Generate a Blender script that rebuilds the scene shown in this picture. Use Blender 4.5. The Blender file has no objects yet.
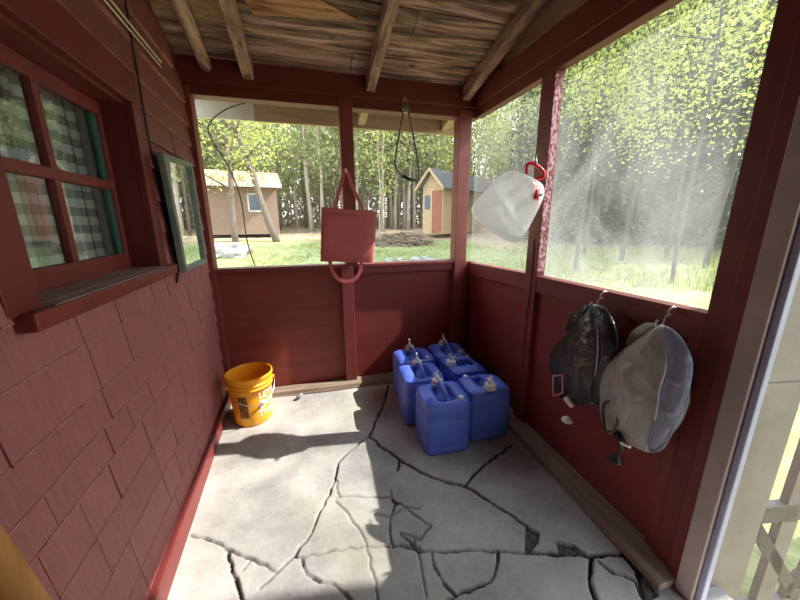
import bpy, math, random
import numpy as np
from mathutils import Vector, Matrix
random.seed(7)
C = bpy.context.scene.collection
sc = bpy.context.scene

# ------------------------------------------------------------------ camera
F, PITCH, YAW, ROLL, H = 321.0, .2362, .2662, -.0053, 1.4
cy, sy, cp, sp = math.cos(YAW), math.sin(YAW), math.cos(PITCH), math.sin(PITCH)
FW = np.array([sy*cp, cy*cp, -sp]); RT = np.array([cy, -sy, 0]); UP = np.cross(RT, FW)
RR = math.cos(ROLL)*RT + math.sin(ROLL)*UP; UU = -math.sin(ROLL)*RT + math.cos(ROLL)*UP
C0 = np.array([0, 0, H])
def ray(x, y): return RR*(x-400)/F - UU*(y-300)/F + FW
def onpl(x, y, P, N):
    d = ray(x, y); N = np.array(N, float); t = ((np.array(P, float)-C0) @ N)/(d @ N)
    return C0 + d*t
def onz(x, y, Z=0): return onpl(x, y, (0, 0, Z), (0, 0, 1))
def ony(x, y, Y): return onpl(x, y, (0, Y, 0), (0, 1, 0))
def onR(x, y, n=0): return onpl(x, y, (1.37-n, 2.71, 0), (1, -.03, 0))

cam = bpy.data.cameras.new('camera'); co = bpy.data.objects.new('camera', cam); C.objects.link(co)
cam.sensor_width = 36; cam.lens = 36*F/800; cam.clip_start = .02; cam.clip_end = 300
co.matrix_world = Matrix(((RR[0], UU[0], -FW[0], 0), (RR[1], UU[1], -FW[1], 0), (RR[2], UU[2], -FW[2], H), (0, 0, 0, 1)))
sc.camera = co
vs = sc.view_settings
vs.view_transform = 'Standard'; vs.look = 'None'; vs.gamma = 1; vs.use_curve_mapping = False
vs.exposure = 0.9

# ------------------------------------------------------------------ materials
def srgb(r, g, b):
    f = lambda c: (c/255/12.92) if c/255 <= .04045 else ((c/255+.055)/1.055)**2.4
    return (f(r), f(g), f(b), 1)
def nodes(name):
    m = bpy.data.materials.new(name); m.use_nodes = True
    nt = m.node_tree; nt.nodes.clear()
    out = nt.nodes.new('ShaderNodeOutputMaterial')
    return m, nt, out
def N(nt, t, **kw):
    n = nt.nodes.new(t)
    for k, v in kw.items(): setattr(n, k, v)
    return n
def noise(nt, scale, detail=5, rough=.55, vec=None, stretch=None, dist=0):
    tc = N(nt, 'ShaderNodeTexCoord')
    src = tc.outputs['Object']
    if stretch:
        mp = N(nt, 'ShaderNodeMapping'); mp.inputs['Scale'].default_value = stretch
        nt.links.new(src, mp.inputs['Vector']); src = mp.outputs['Vector']
    n = N(nt, 'ShaderNodeTexNoise'); nt.links.new(src, n.inputs['Vector'])
    n.inputs['Scale'].default_value = scale; n.inputs['Detail'].default_value = detail
    n.inputs['Roughness'].default_value = rough; n.inputs['Distortion'].default_value = dist
    return n.outputs['Fac']
def ramp(nt, fac, stops):
    r = N(nt, 'ShaderNodeValToRGB'); e = r.color_ramp.elements
    while len(e) < len(stops): e.new(.5)
    for el, (p, c) in zip(e, stops): el.position = p; el.color = c
    nt.links.new(fac, r.inputs['Fac']); return r.outputs['Color']
def mixc(nt, fac, a, b, mode='MIX'):
    m = N(nt, 'ShaderNodeMix', data_type='RGBA', blend_type=mode)
    for sock, v in ((m.inputs[0], fac), (m.inputs[6], a), (m.inputs[7], b)):
        if hasattr(v, 'links'): nt.links.new(v, sock)
        else: sock.default_value = v
    return m.outputs[2]
def principled(nt, out, col, rough=.6, bump=None, bstr=.3, bdist=.005, **kw):
    b = N(nt, 'ShaderNodeBsdfPrincipled')
    if hasattr(col, 'links'): nt.links.new(col, b.inputs['Base Color'])
    else: b.inputs['Base Color'].default_value = col
    b.inputs['Roughness'].default_value = rough
    for k, v in kw.items(): b.inputs[k.replace('_', ' ')].default_value = v
    if bump is not None:
        bm = N(nt, 'ShaderNodeBump'); bm.inputs['Strength'].default_value = bstr; bm.inputs['Distance'].default_value = bdist
        nt.links.new(bump, bm.inputs['Height']); nt.links.new(bm.outputs['Normal'], b.inputs['Normal'])
    nt.links.new(b.outputs[0], out.inputs['Surface'])
    return b
def paint(name, c1, c2, rough=.55, scale=6, stretch=None, bstr=.25, grain=60, **kw):
    m, nt, out = nodes(name)
    col = ramp(nt, noise(nt, scale, 6, .6, stretch=stretch), [(.3, c1), (.7, c2)])
    principled(nt, out, col, rough, noise(nt, grain, 4, .6, stretch=stretch), bstr, .003, **kw)
    return m
M = {}
RED1, RED2 = srgb(108, 44, 39), srgb(126, 53, 47)
M['red'] = paint('barn_red_paint', RED1, RED2, .5)
M['redbeam'] = paint('barn_red_beam_paint', srgb(96, 33, 28), srgb(110, 41, 35), .5)
M['redply'] = paint('barn_red_plywood', srgb(112, 43, 36), srgb(130, 53, 45), .5, 3, (.6, 1, 5), .4, 25)
M['shingle'] = None
def mat_shingle():
    m, nt, out = nodes('red_stained_shingle')
    g = N(nt, 'ShaderNodeNewGeometry')
    tone = ramp(nt, g.outputs['Random Per Island'], [(0, srgb(150, 88, 84)), (1, srgb(160, 96, 92))])
    grain = noise(nt, 30, 5, .6, stretch=(1, 4, .25))
    col = mixc(nt, .35, tone, ramp(nt, grain, [(.3, srgb(124, 68, 66)), (.7, srgb(178, 114, 110))]))
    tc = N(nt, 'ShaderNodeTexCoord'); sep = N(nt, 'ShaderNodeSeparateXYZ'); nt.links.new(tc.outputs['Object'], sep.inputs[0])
    # shade painted in: upper courses darker and deeper red than the low ones
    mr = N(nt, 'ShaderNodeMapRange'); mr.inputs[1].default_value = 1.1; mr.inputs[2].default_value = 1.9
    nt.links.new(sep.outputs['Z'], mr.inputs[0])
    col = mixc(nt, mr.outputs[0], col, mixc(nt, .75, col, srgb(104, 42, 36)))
    principled(nt, out, col, .65, grain, .35, .004)
    return m
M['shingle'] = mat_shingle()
def mat_wood(name, cols, stretch, scale=3, knots=True, bstr=.6):
    m, nt, out = nodes(name)
    g = N(nt, 'ShaderNodeNewGeometry')
    gr = noise(nt, scale, 8, .65, stretch=stretch, dist=.6)
    col = ramp(nt, gr, cols)
    tint = ramp(nt, g.outputs['Random Per Island'], [(0, (.55, .52, .5, 1)), (1, (1.15, 1.1, 1.05, 1))])
    col = mixc(nt, 1.0, col, tint, 'MULTIPLY')
    if knots:
        tc = N(nt, 'ShaderNodeTexCoord'); mp = N(nt, 'ShaderNodeMapping'); nt.links.new(tc.outputs['Object'], mp.inputs[0])
        mp.inputs['Scale'].default_value = tuple(max(.35, min(s, 1.6)) for s in stretch)
        v = N(nt, 'ShaderNodeTexVoronoi'); v.inputs['Scale'].default_value = 4.5; nt.links.new(mp.outputs[0], v.inputs['Vector'])
        k = ramp(nt, v.outputs['Distance'], [(.05, (.16, .13, .11, 1)), (.13, (1, 1, 1, 1))])
        col = mixc(nt, .85, col, k, 'MULTIPLY')
    principled(nt, out, col, .8, gr, bstr, .006)
    return m
M['board'] = mat_wood('weathered_roof_board', [(.36, srgb(54, 38, 36)), (.5, srgb(122, 90, 84)), (.64, srgb(182, 146, 138))], (.7, 9, 9))
M['boardwarm'] = mat_wood('orange_roof_board', [(.36, srgb(112, 70, 48)), (.5, srgb(176, 124, 92)), (.64, srgb(200, 152, 120))], (.7, 7, 7))
M['rafter'] = mat_wood('old_rafter_wood', [(.34, srgb(104, 72, 66)), (.5, srgb(166, 126, 118)), (.66, srgb(204, 166, 156))], (8, .8, 8))
M['osb'] = paint('flake_board', srgb(120, 88, 62), srgb(172, 134, 100), .8, 28, (1, 1.6, 1), .5)
M['gable'] = mat_wood('brown_gable_board', [(.3, srgb(132, 96, 86)), (.55, srgb(176, 138, 124)), (.75, srgb(196, 160, 146))], (6, .8, 6))
M['rawwood'] = mat_wood('bare_floor_batten', [(.2, srgb(104, 90, 76)), (.5, srgb(150, 134, 114)), (.8, srgb(182, 168, 146))], (.9, 9, 9), knots=False)
M['rawwoody'] = mat_wood('bare_side_batten', [(.2, srgb(120, 102, 92)), (.5, srgb(160, 140, 128)), (.8, srgb(188, 170, 156))], (9, .9, 9), knots=False)
M['varnish'] = mat_wood('varnished_wood', [(.2, srgb(132, 82, 36)), (.5, srgb(196, 140, 76)), (.8, srgb(214, 164, 98))], (5, 5, .7), knots=False, bstr=.1)
M['white'] = paint('white_trim_paint', srgb(150, 134, 132), srgb(170, 154, 152), .4, 5)
M['doorwhite'] = paint('greyish_door_paint', srgb(122, 110, 107), srgb(140, 128, 124), .5, 8)
M['skytint'] = paint('grey_paint_with_sky_tint', srgb(140, 142, 172), srgb(158, 160, 188), .35, 5)  # bluish sky reflection painted into the door stop's colour
M['green'] = paint('grey_green_paint', srgb(92, 104, 98), srgb(114, 124, 116), .5, 9)
M['darkgreen'] = paint('dark_green_sash', srgb(40, 78, 66), srgb(56, 94, 80), .5, 9)
M['silltop'] = paint('dusty_grey_sill', srgb(132, 110, 104), srgb(160, 142, 134), .8, 14)
M['worn'] = paint('worn_paint_on_shingle_butts', srgb(130, 72, 66), srgb(180, 122, 116), .7, 26)
M['speckle'] = None
def mat_speckle():
    m, nt, out = nodes('worn_red_on_white_wood')
    col = ramp(nt, noise(nt, 70, 3, .6, stretch=(1, 1, .6)), [(.44, srgb(132, 50, 60)), (.56, srgb(214, 176, 182))])
    principled(nt, out, col, .7); return m
M['speckle'] = mat_speckle()
def mat_concrete():
    m, nt, out = nodes('cracked_concrete')
    n1 = noise(nt, 2.2, 8, .62); n2 = noise(nt, 45, 5, .65); n3 = noise(nt, 1.3, 4, .5)
    col = ramp(nt, n1, [(.3, srgb(128, 124, 122)), (.5, srgb(166, 162, 156)), (.7, srgb(194, 190, 182))])
    col = mixc(nt, .14, col, ramp(nt, n2, [(.35, srgb(112, 108, 104)), (.65, srgb(198, 194, 186))]))
    col = mixc(nt, ramp(nt, n3, [(.5, (0, 0, 0, 1)), (.66, (.5, .5, .5, 1))]), col, srgb(158, 156, 122))
    v = N(nt, 'ShaderNodeTexVoronoi'); v.inputs['Scale'].default_value = 9
    tc = N(nt, 'ShaderNodeTexCoord'); nt.links.new(tc.outputs['Object'], v.inputs['Vector'])
    spots = ramp(nt, v.outputs['Distance'], [(.03, (1, 1, 1, 1)), (.07, (0, 0, 0, 1))])
    col = mixc(nt, mixc(nt, .5, (0, 0, 0, 1), spots), col, srgb(104, 92, 80))
    a = N(nt, 'ShaderNodeAttribute', attribute_name='crack')
    col = mixc(nt, a.outputs['Fac'], col, srgb(44, 38, 32))
    principled(nt, out, col, .85, n2, .2, .003); return m
M['concrete'] = mat_concrete()
def plain(name, c, rough=.5, **kw):
    m, nt, out = nodes(name)
    col = ramp(nt, noise(nt, 12, 4, .5), [(.3, tuple(x*.88 for x in c[:3])+(1,)), (.7, tuple(min(1, x*1.08) for x in c[:3])+(1,))])
    principled(nt, out, col, rough, **kw); return m
M['metal'] = plain('bright_steel_wire', (.55, .55, .53, 1), .3, Metallic=1.0)
M['rod'] = plain('pale_cane_rod', srgb(206, 190, 166), .4)
M['wire'] = plain('dark_cable', srgb(52, 36, 34), .6)
M['vine'] = plain('grey_brown_cord', srgb(112, 100, 92), .7)
M['black'] = plain('black_rubber', srgb(30, 30, 31), .45)
M['blue'] = paint('blue_jug_plastic', srgb(76, 100, 200), srgb(90, 116, 216), .42, 9, None, .06, 120)
M['cap'] = plain('white_cap_plastic', srgb(226, 224, 216), .4)
M['bucket'] = paint('yellow_orange_bucket', srgb(244, 160, 22), srgb(250, 176, 36), .42, 5, None, .05)
M['ink'] = plain('white_print', srgb(244, 238, 226), .5)
M['sticker'] = paint('worn_dark_sticker', srgb(60, 38, 24), srgb(178, 104, 30), .6, 38)
M['tote'] = paint('red_canvas', srgb(166, 80, 77), srgb(180, 92, 88), .8, 7, None, .3, 220)
M['redplastic'] = plain('bright_red_plastic', srgb(214, 28, 40), .3)
M['pink'] = plain('faded_pink_plastic', srgb(214, 150, 150), .5)
def mat_film(name, col, alpha, rough, transl=0.0, mix=.5, wrinkle=11, bump=.7):
    """thin wrinkled plastic film: part see-through, part glossy body colour"""
    m, nt, out = nodes(name)
    nz = noise(nt, wrinkle, 4, .55, dist=.8)
    b = N(nt, 'ShaderNodeBsdfPrincipled'); b.inputs['Base Color'].default_value = col; b.inputs['Roughness'].default_value = rough
    b.inputs['Specular IOR Level'].default_value = .6
    bm = N(nt, 'ShaderNodeBump'); bm.inputs['Strength'].default_value = bump; bm.inputs['Distance'].default_value = .03
    nt.links.new(nz, bm.inputs['Height']); nt.links.new(bm.outputs[0], b.inputs['Normal'])
    last = b.outputs[0]
    if transl:
        t = N(nt, 'ShaderNodeBsdfTranslucent'); t.inputs['Color'].default_value = col
        mx = N(nt, 'ShaderNodeMixShader'); mx.inputs[0].default_value = transl
        nt.links.new(last, mx.inputs[1]); nt.links.new(t.outputs[0], mx.inputs[2]); last = mx.outputs[0]
    tr = N(nt, 'ShaderNodeBsdfTransparent'); tr.inputs['Color'].default_value = (.95, .95, .95, 1)
    mx = N(nt, 'ShaderNodeMixShader'); mx.inputs[0].default_value = alpha
    nt.links.new(tr.outputs[0], mx.inputs[1]); nt.links.new(last, mx.inputs[2]); nt.links.new(mx.outputs[0], out.inputs['Surface'])
    return m
M['filmwhite'] = mat_film('milky_water_bag_film', (.95, .96, .98, 1), .9, .22, .62, wrinkle=18)
M['filmgrey'] = mat_film('grey_clear_vinyl', srgb(176, 172, 168), .7, .14, bump=.45)
M['filmblue'] = mat_film('bluish_clear_vinyl', srgb(128, 134, 160), .66, .2)
M['filmdark'] = mat_film('black_backed_vinyl', srgb(58, 54, 50), .93, .24)
M['filmblack'] = mat_film('black_vinyl', srgb(26, 27, 32), .96, .3)
M['seam'] = mat_film('welded_vinyl_seam', srgb(190, 194, 208), .7, .3)
def mat_screen(name, lo, hi, tone=.62, sc_=1.4, stretch=(1, 1, 1), low=False):
    m, nt, out = nodes(name)
    fac = ramp(nt, noise(nt, sc_, 5, .6, stretch=stretch, dist=.4), [(.32, (lo,)*3+(1,)), (.68, (hi,)*3+(1,))])
    if low:  # haze painted in: mesh more opaque low down, thinner towards the top
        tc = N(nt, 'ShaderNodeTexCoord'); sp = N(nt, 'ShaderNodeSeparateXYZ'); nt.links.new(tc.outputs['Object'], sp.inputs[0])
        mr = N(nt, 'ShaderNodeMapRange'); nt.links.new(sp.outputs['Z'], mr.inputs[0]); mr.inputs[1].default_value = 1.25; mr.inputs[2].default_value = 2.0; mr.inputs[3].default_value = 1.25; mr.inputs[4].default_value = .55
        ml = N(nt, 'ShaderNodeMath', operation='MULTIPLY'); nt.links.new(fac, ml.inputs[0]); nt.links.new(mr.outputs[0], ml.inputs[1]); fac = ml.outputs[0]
    d = N(nt, 'ShaderNodeBsdfDiffuse'); d.inputs['Color'].default_value = (tone, tone, tone, 1)
    t = N(nt, 'ShaderNodeBsdfTranslucent'); t.inputs['Color'].default_value = (tone, tone, tone, 1)
    mx = N(nt, 'ShaderNodeMixShader'); mx.inputs[0].default_value = .5
    nt.links.new(d.outputs[0], mx.inputs[1]); nt.links.new(t.outputs[0], mx.inputs[2])
    tr = N(nt, 'ShaderNodeBsdfTransparent')
    m2 = N(nt, 'ShaderNodeMixShader'); nt.links.new(fac, m2.inputs[0])
    nt.links.new(tr.outputs[0], m2.inputs[1]); nt.links.new(mx.outputs[0], m2.inputs[2]); nt.links.new(m2.outputs[0], out.inputs['Surface'])
    return m
M['screenR'] = mat_screen('dusty_screen_painted_haze', .07, .34, .6, 1.9, (1, 1.2, .8), True)
M['screenRs'] = mat_screen('dusty_insect_screen_small', .05, .12, .6)
M['screenB'] = mat_screen('clear_insect_screen', .02, .05, .6)
def mat_glass():
    m, nt, out = nodes('window_glass')
    g = N(nt, 'ShaderNodeBsdfGlossy'); g.inputs['Roughness'].default_value = .02
    tr = N(nt, 'ShaderNodeBsdfTransparent'); tr.inputs['Color'].default_value = (.9, .94, .92, 1)
    fr = N(nt, 'ShaderNodeFresnel'); gg = N(nt, 'ShaderNodeNewGeometry'); mi = N(nt, 'ShaderNodeMapRange'); nt.links.new(gg.outputs['Backfacing'], mi.inputs[0]); mi.inputs[3].default_value = 1.9; mi.inputs[4].default_value = 1/1.9; nt.links.new(mi.outputs[0], fr.inputs['IOR'])
    mx = N(nt, 'ShaderNodeMixShader'); nt.links.new(fr.outputs[0], mx.inputs[0])
    nt.links.new(tr.outputs[0], mx.inputs[1]); nt.links.new(g.outputs[0], mx.inputs[2]); nt.links.new(mx.outputs[0], out.inputs['Surface'])
    return m
M['glass'] = mat_glass()
m, nt, out = nodes('mirror_silver'); principled(nt, out, (.82, .84, .8, 1), .02, Metallic=1.0); M['mirror'] = m
def mat_plaid():
    m, nt, out = nodes('grey_gingham_cloth')
    tc = N(nt, 'ShaderNodeTexCoord'); sep = N(nt, 'ShaderNodeSeparateXYZ'); nt.links.new(tc.outputs['Object'], sep.inputs[0])
    fs = []
    for ax, per in (('Y', .062), ('Z', .066)):
        a = N(nt, 'ShaderNodeMath', operation='DIVIDE'); nt.links.new(sep.outputs[ax], a.inputs[0]); a.inputs[1].default_value = per
        f = N(nt, 'ShaderNodeMath', operation='FRACT'); nt.links.new(a.outputs[0], f.inputs[0])
        g = N(nt, 'ShaderNodeMath', operation='GREATER_THAN'); nt.links.new(f.outputs[0], g.inputs[0]); g.inputs[1].default_value = .5
        fs.append(g.outputs[0])
    s = N(nt, 'ShaderNodeMath', operation='ADD'); nt.links.new(fs[0], s.inputs[0]); nt.links.new(fs[1], s.inputs[1])
    h = N(nt, 'ShaderNodeMath', operation='MULTIPLY'); nt.links.new(s.outputs[0], h.inputs[0]); h.inputs[1].default_value = .5
    col = ramp(nt, h.outputs[0], [(0, srgb(176, 178, 172)), (.5, srgb(118, 122, 118)), (1, srgb(64, 68, 66))])
    b = principled(nt, out, col, .9); t = N(nt, 'ShaderNodeBsdfTranslucent'); nt.links.new(col, t.inputs[0]); mx = N(nt, 'ShaderNodeMixShader'); mx.inputs[0].default_value = .10
    nt.links.new(b.outputs[0], mx.inputs[1]); nt.links.new(t.outputs[0], mx.inputs[2]); nt.links.new(mx.outputs[0], out.inputs['Surface']); return m
M['plaid'] = mat_plaid()
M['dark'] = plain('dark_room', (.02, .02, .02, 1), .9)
def mat_leaf(name, c1, c2, tr=.45):
    m, nt, out = nodes(name)
    g = N(nt, 'ShaderNodeNewGeometry')
    col = ramp(nt, g.outputs['Random Per Island'], [(0, c1), (1, c2)])
    d = N(nt, 'ShaderNodeBsdfPrincipled'); d.inputs['Roughness'].default_value = .5
    t = N(nt, 'ShaderNodeBsdfTranslucent'); mx = N(nt, 'ShaderNodeMixShader'); mx.inputs[0].default_value = tr
    nt.links.new(col, d.inputs['Base Color']); nt.links.new(col, t.inputs['Color'])
    nt.links.new(d.outputs[0], mx.inputs[1]); nt.links.new(t.outputs[0], mx.inputs[2]); nt.links.new(mx.outputs[0], out.inputs['Surface'])
    return m
M['leaf'] = mat_leaf('spring_leaf', srgb(146, 162, 76), srgb(202, 210, 118))
M['leafolive'] = mat_leaf('olive_leaf', srgb(138, 146, 100), srgb(188, 190, 142))
M['leafdark'] = mat_leaf('evergreen_needle', srgb(62, 68, 54), srgb(92, 98, 76), .25)
M['grass'] = mat_leaf('grass_blade', srgb(122, 136, 70), srgb(172, 180, 108), .4)
M['twig'] = mat_leaf('dry_twig', srgb(150, 136, 112), srgb(196, 180, 152), .2)
M['bark'] = paint('grey_bark', srgb(84, 74, 66), srgb(126, 114, 100), .9, 8, (4, 4, .7), .5)
M['barkdark'] = paint('dark_bark', srgb(52, 48, 44), srgb(82, 76, 70), .9, 8, (4, 4, .7), .5)
M['barkpale'] = paint('pale_bark', srgb(150, 140, 126), srgb(196, 186, 170), .9, 8, (4, 4, .7), .4)
def mat_ground():
    m, nt, out = nodes('lawn_and_leaf_litter')
    a = N(nt, 'ShaderNodeAttribute', attribute_name='lawn')
    n1 = noise(nt, .55, 6, .6); n2 = noise(nt, 5, 6, .7)
    lawn = ramp(nt, n2, [(.3, srgb(104, 112, 66)), (.5, srgb(146, 150, 94)), (.7, srgb(178, 172, 130))])
    lit = ramp(nt, n2, [(.3, srgb(128, 106, 82)), (.5, srgb(170, 146, 116)), (.7, srgb(200, 180, 150))])
    ad = N(nt, 'ShaderNodeMath', operation='ADD'); nt.links.new(a.outputs['Fac'], ad.inputs[0])
    mm = N(nt, 'ShaderNodeMath', operation='MULTIPLY_ADD'); nt.links.new(n1, mm.inputs[0]); mm.inputs[1].default_value = 1.2; mm.inputs[2].default_value = -.6
    nt.links.new(mm.outputs[0], ad.inputs[1])
    col = mixc(nt, ramp(nt, ad.outputs[0], [(.35, (0, 0, 0, 1)), (.65, (1, 1, 1, 1))]), lit, lawn)
    principled(nt, out, col, .9, n2, .5, .05); return m
M['ground'] = mat_ground()
M['rock'] = paint('pale_grey_rock', srgb(124, 122, 120), srgb(184, 182, 180), .85, 6, None, .6, 14)
M['brush'] = paint('brown_brush', srgb(112, 92, 72), srgb(150, 130, 106), .9, 8)
M['cabinwall'] = paint('brown_cabin_boards', srgb(124, 104, 90), srgb(146, 124, 108), .8, 3, (1, 1, 14), .3)
M['cabinroof'] = paint('leaf_strewn_roof', srgb(150, 108, 86), srgb(206, 176, 150), .9, 5)
M['shedwall'] = paint('tan_shed_boards', srgb(176, 150, 116), srgb(196, 170, 136), .8, 3, (1, 1, 10), .3)
M['shedroof'] = paint('dark_grey_shingles', srgb(92, 88, 86), srgb(116, 112, 108), .9, 6)
M['sheddoor'] = paint('red_brown_door', srgb(140, 82, 62), srgb(156, 96, 74), .7)
M['bluepane'] = plain('blue_grey_pane', srgb(84, 98, 120), .15)
M['eave'] = mat_wood('eave_board', [(.25, srgb(150, 122, 100)), (.5, srgb(178, 150, 126)), (.8, srgb(196, 172, 150))], (.8, 8, 8), knots=False)
M['eavewhite'] = paint('pale_eave_board', srgb(200, 196, 188), srgb(216, 212, 206), .7)

# ------------------------------------------------------------------ helpers
def prop(o, label=None, cat=None, group=None, kind=None):
    if label: o['label'] = label
    if cat: o['category'] = cat
    if group: o['group'] = group
    if kind: o['kind'] = kind
    return o
def thing(name, label, cat, loc=(0, 0, 0), group=None):
    o = bpy.data.objects.new(name, None); o.empty_display_size = .05; C.objects.link(o); o.location = tuple(float(v) for v in loc)
    return prop(o, label, cat, group)
class MB:
    def __init__(s): s.v = []; s.f = []
    def add(s, vs_, fs_):
        b = len(s.v); s.v += [tuple(float(c) for c in p) for p in vs_]; s.f += [tuple(b+i for i in f) for f in fs_]; return s
    def hexa(s, p):  # p: 4 bottom ccw + 4 top
        return s.add(p, [(3, 2, 1, 0), (4, 5, 6, 7), (0, 1, 5, 4), (1, 2, 6, 5), (2, 3, 7, 6), (3, 0, 4, 7)])
    def box(s, x0, x1, y0, y1, z0, z1):
        return s.hexa([(x0, y0, z0), (x1, y0, z0), (x1, y1, z0), (x0, y1, z0), (x0, y0, z1), (x1, y0, z1), (x1, y1, z1), (x0, y1, z1)])
    def tube(s, pts, r, n=8, closed=False):
        pts = [Vector([float(c) for c in p]) for p in pts]; m_ = len(pts)
        rs = r if isinstance(r, (list, tuple)) else [r]*m_
        up = None; rings = []
        for i, p in enumerate(pts):
            a = pts[(i-1) % m_] if (closed or i > 0) else p; b = pts[(i+1) % m_] if (closed or i < m_-1) else p
            t = (b-a)
            t = t.normalized() if t.length > 1e-9 else Vector((0, 0, 1))
            if up is None: up = Vector((0, 0, 1)) if abs(t.z) < .9 else Vector((1, 0, 0))
            x = up.cross(t); x = x.normalized() if x.length > 1e-6 else t.orthogonal().normalized()
            y = t.cross(x).normalized(); up = y
            rings.append([p + (x*math.cos(k*2*math.pi/n) + y*math.sin(k*2*math.pi/n))*rs[i] for k in range(n)])
        vs_ = [q for g in rings for q in g]; fs_ = []
        for i in range(m_ if closed else m_-1):
            j = (i+1) % m_
            for k in range(n): fs_.append((i*n+k, i*n+(k+1) % n, j*n+(k+1) % n, j*n+k))
        if not closed: fs_ += [tuple(range(n))[::-1], tuple((m_-1)*n+k for k in range(n))]
        return s.add(vs_, fs_)
    def lathe(s, prof, c, n=32, cap=True):  # prof: (r,z)
        vs_ = []; fs_ = []
        for (r, z) in prof:
            vs_ += [(c[0]+r*math.cos(k*2*math.pi/n), c[1]+r*math.sin(k*2*math.pi/n), c[2]+z) for k in range(n)]
        for i in range(len(prof)-1):
            for k in range(n): fs_.append((i*n+k, i*n+(k+1) % n, (i+1)*n+(k+1) % n, (i+1)*n+k))
        if cap: fs_ += [tuple(range(n))[::-1], tuple((len(prof)-1)*n+k for k in range(n))]
        return s.add(vs_, fs_)
    def build(s, name, m, parent=None, smooth=False, bevel=0, seg=2, sub=0):
        me = bpy.data.meshes.new(name)
        off = Vector((0, 0, 0)); p = parent
        while p: off += p.location; p = p.parent
        me.from_pydata([Vector(v)-off for v in s.v], [], s.f); me.update()
        import bmesh
        bm = bmesh.new(); bm.from_mesh(me); bmesh.ops.recalc_face_normals(bm, faces=bm.faces); bm.to_mesh(me); bm.free()
        o = bpy.data.objects.new(name, me); C.objects.link(o)
        if parent: o.parent = parent
        if m: me.materials.append(m)
        if smooth: me.polygons.foreach_set('use_smooth', [True]*len(me.polygons))
        if bevel:
            b = o.modifiers.new('bevel', 'BEVEL'); b.width = bevel; b.segments = seg; b.limit_method = 'ANGLE'
        if sub:
            b = o.modifiers.new('sub', 'SUBSURF'); b.levels = sub; b.render_levels = sub
        return o
def struct(name, mb, m, **kw):
    o = mb.build(name, m, **kw)
    if not kw.get('parent'): o['kind'] = 'structure'
    return o
def smooth_path(pts, n=8):
    P = [np.array(p, float) for p in pts]; out_ = []
    for i in range(len(P)-1):
        p0 = P[max(i-1, 0)]; p1 = P[i]; p2 = P[i+1]; p3 = P[min(i+2, len(P)-1)]
        for k in range(n):
            t = k/n
            out_.append(.5*((2*p1)+(-p0+p2)*t+(2*p0-5*p1+4*p2-p3)*t*t+(-p0+3*p1-3*p2+p3)*t**3))
    out_.append(P[-1]); return out_

# wall planes (they flare a little with depth)
def xl(y): return -.75 + .05*(2.71-y)
def xr(y): return 1.37 - .03*(2.71-y)
def Lhex(mb, y0, y1, n0, n1, z0, z1):
    return mb.hexa([(xl(y0)+n0, y0, z0), (xl(y0)+n1, y0, z0), (xl(y1)+n1, y1, z0), (xl(y1)+n0, y1, z0),
                    (xl(y0)+n0, y0, z1), (xl(y0)+n1, y0, z1), (xl(y1)+n1, y1, z1), (xl(y1)+n0, y1, z1)])
def Rhex(mb, y0, y1, n0, n1, z0, z1, z0b=None, z1b=None):  # n measured into the room; z0/z1 at y0, z0b/z1b at y1
    z0b = z0 if z0b is None else z0b; z1b = z1 if z1b is None else z1b
    return mb.hexa([(xr(y0)-n1, y0, z0), (xr(y0)-n0, y0, z0), (xr(y1)-n0, y1, z0b), (xr(y1)-n1, y1, z0b),
                    (xr(y0)-n1, y0, z1), (xr(y0)-n0, y0, z1), (xr(y1)-n0, y1, z1b), (xr(y1)-n1, y1, z1b)])
YN = -1.0  # near end of the porch
ceil = lambda y: 2.43 - .24*(y-2.66)

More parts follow.
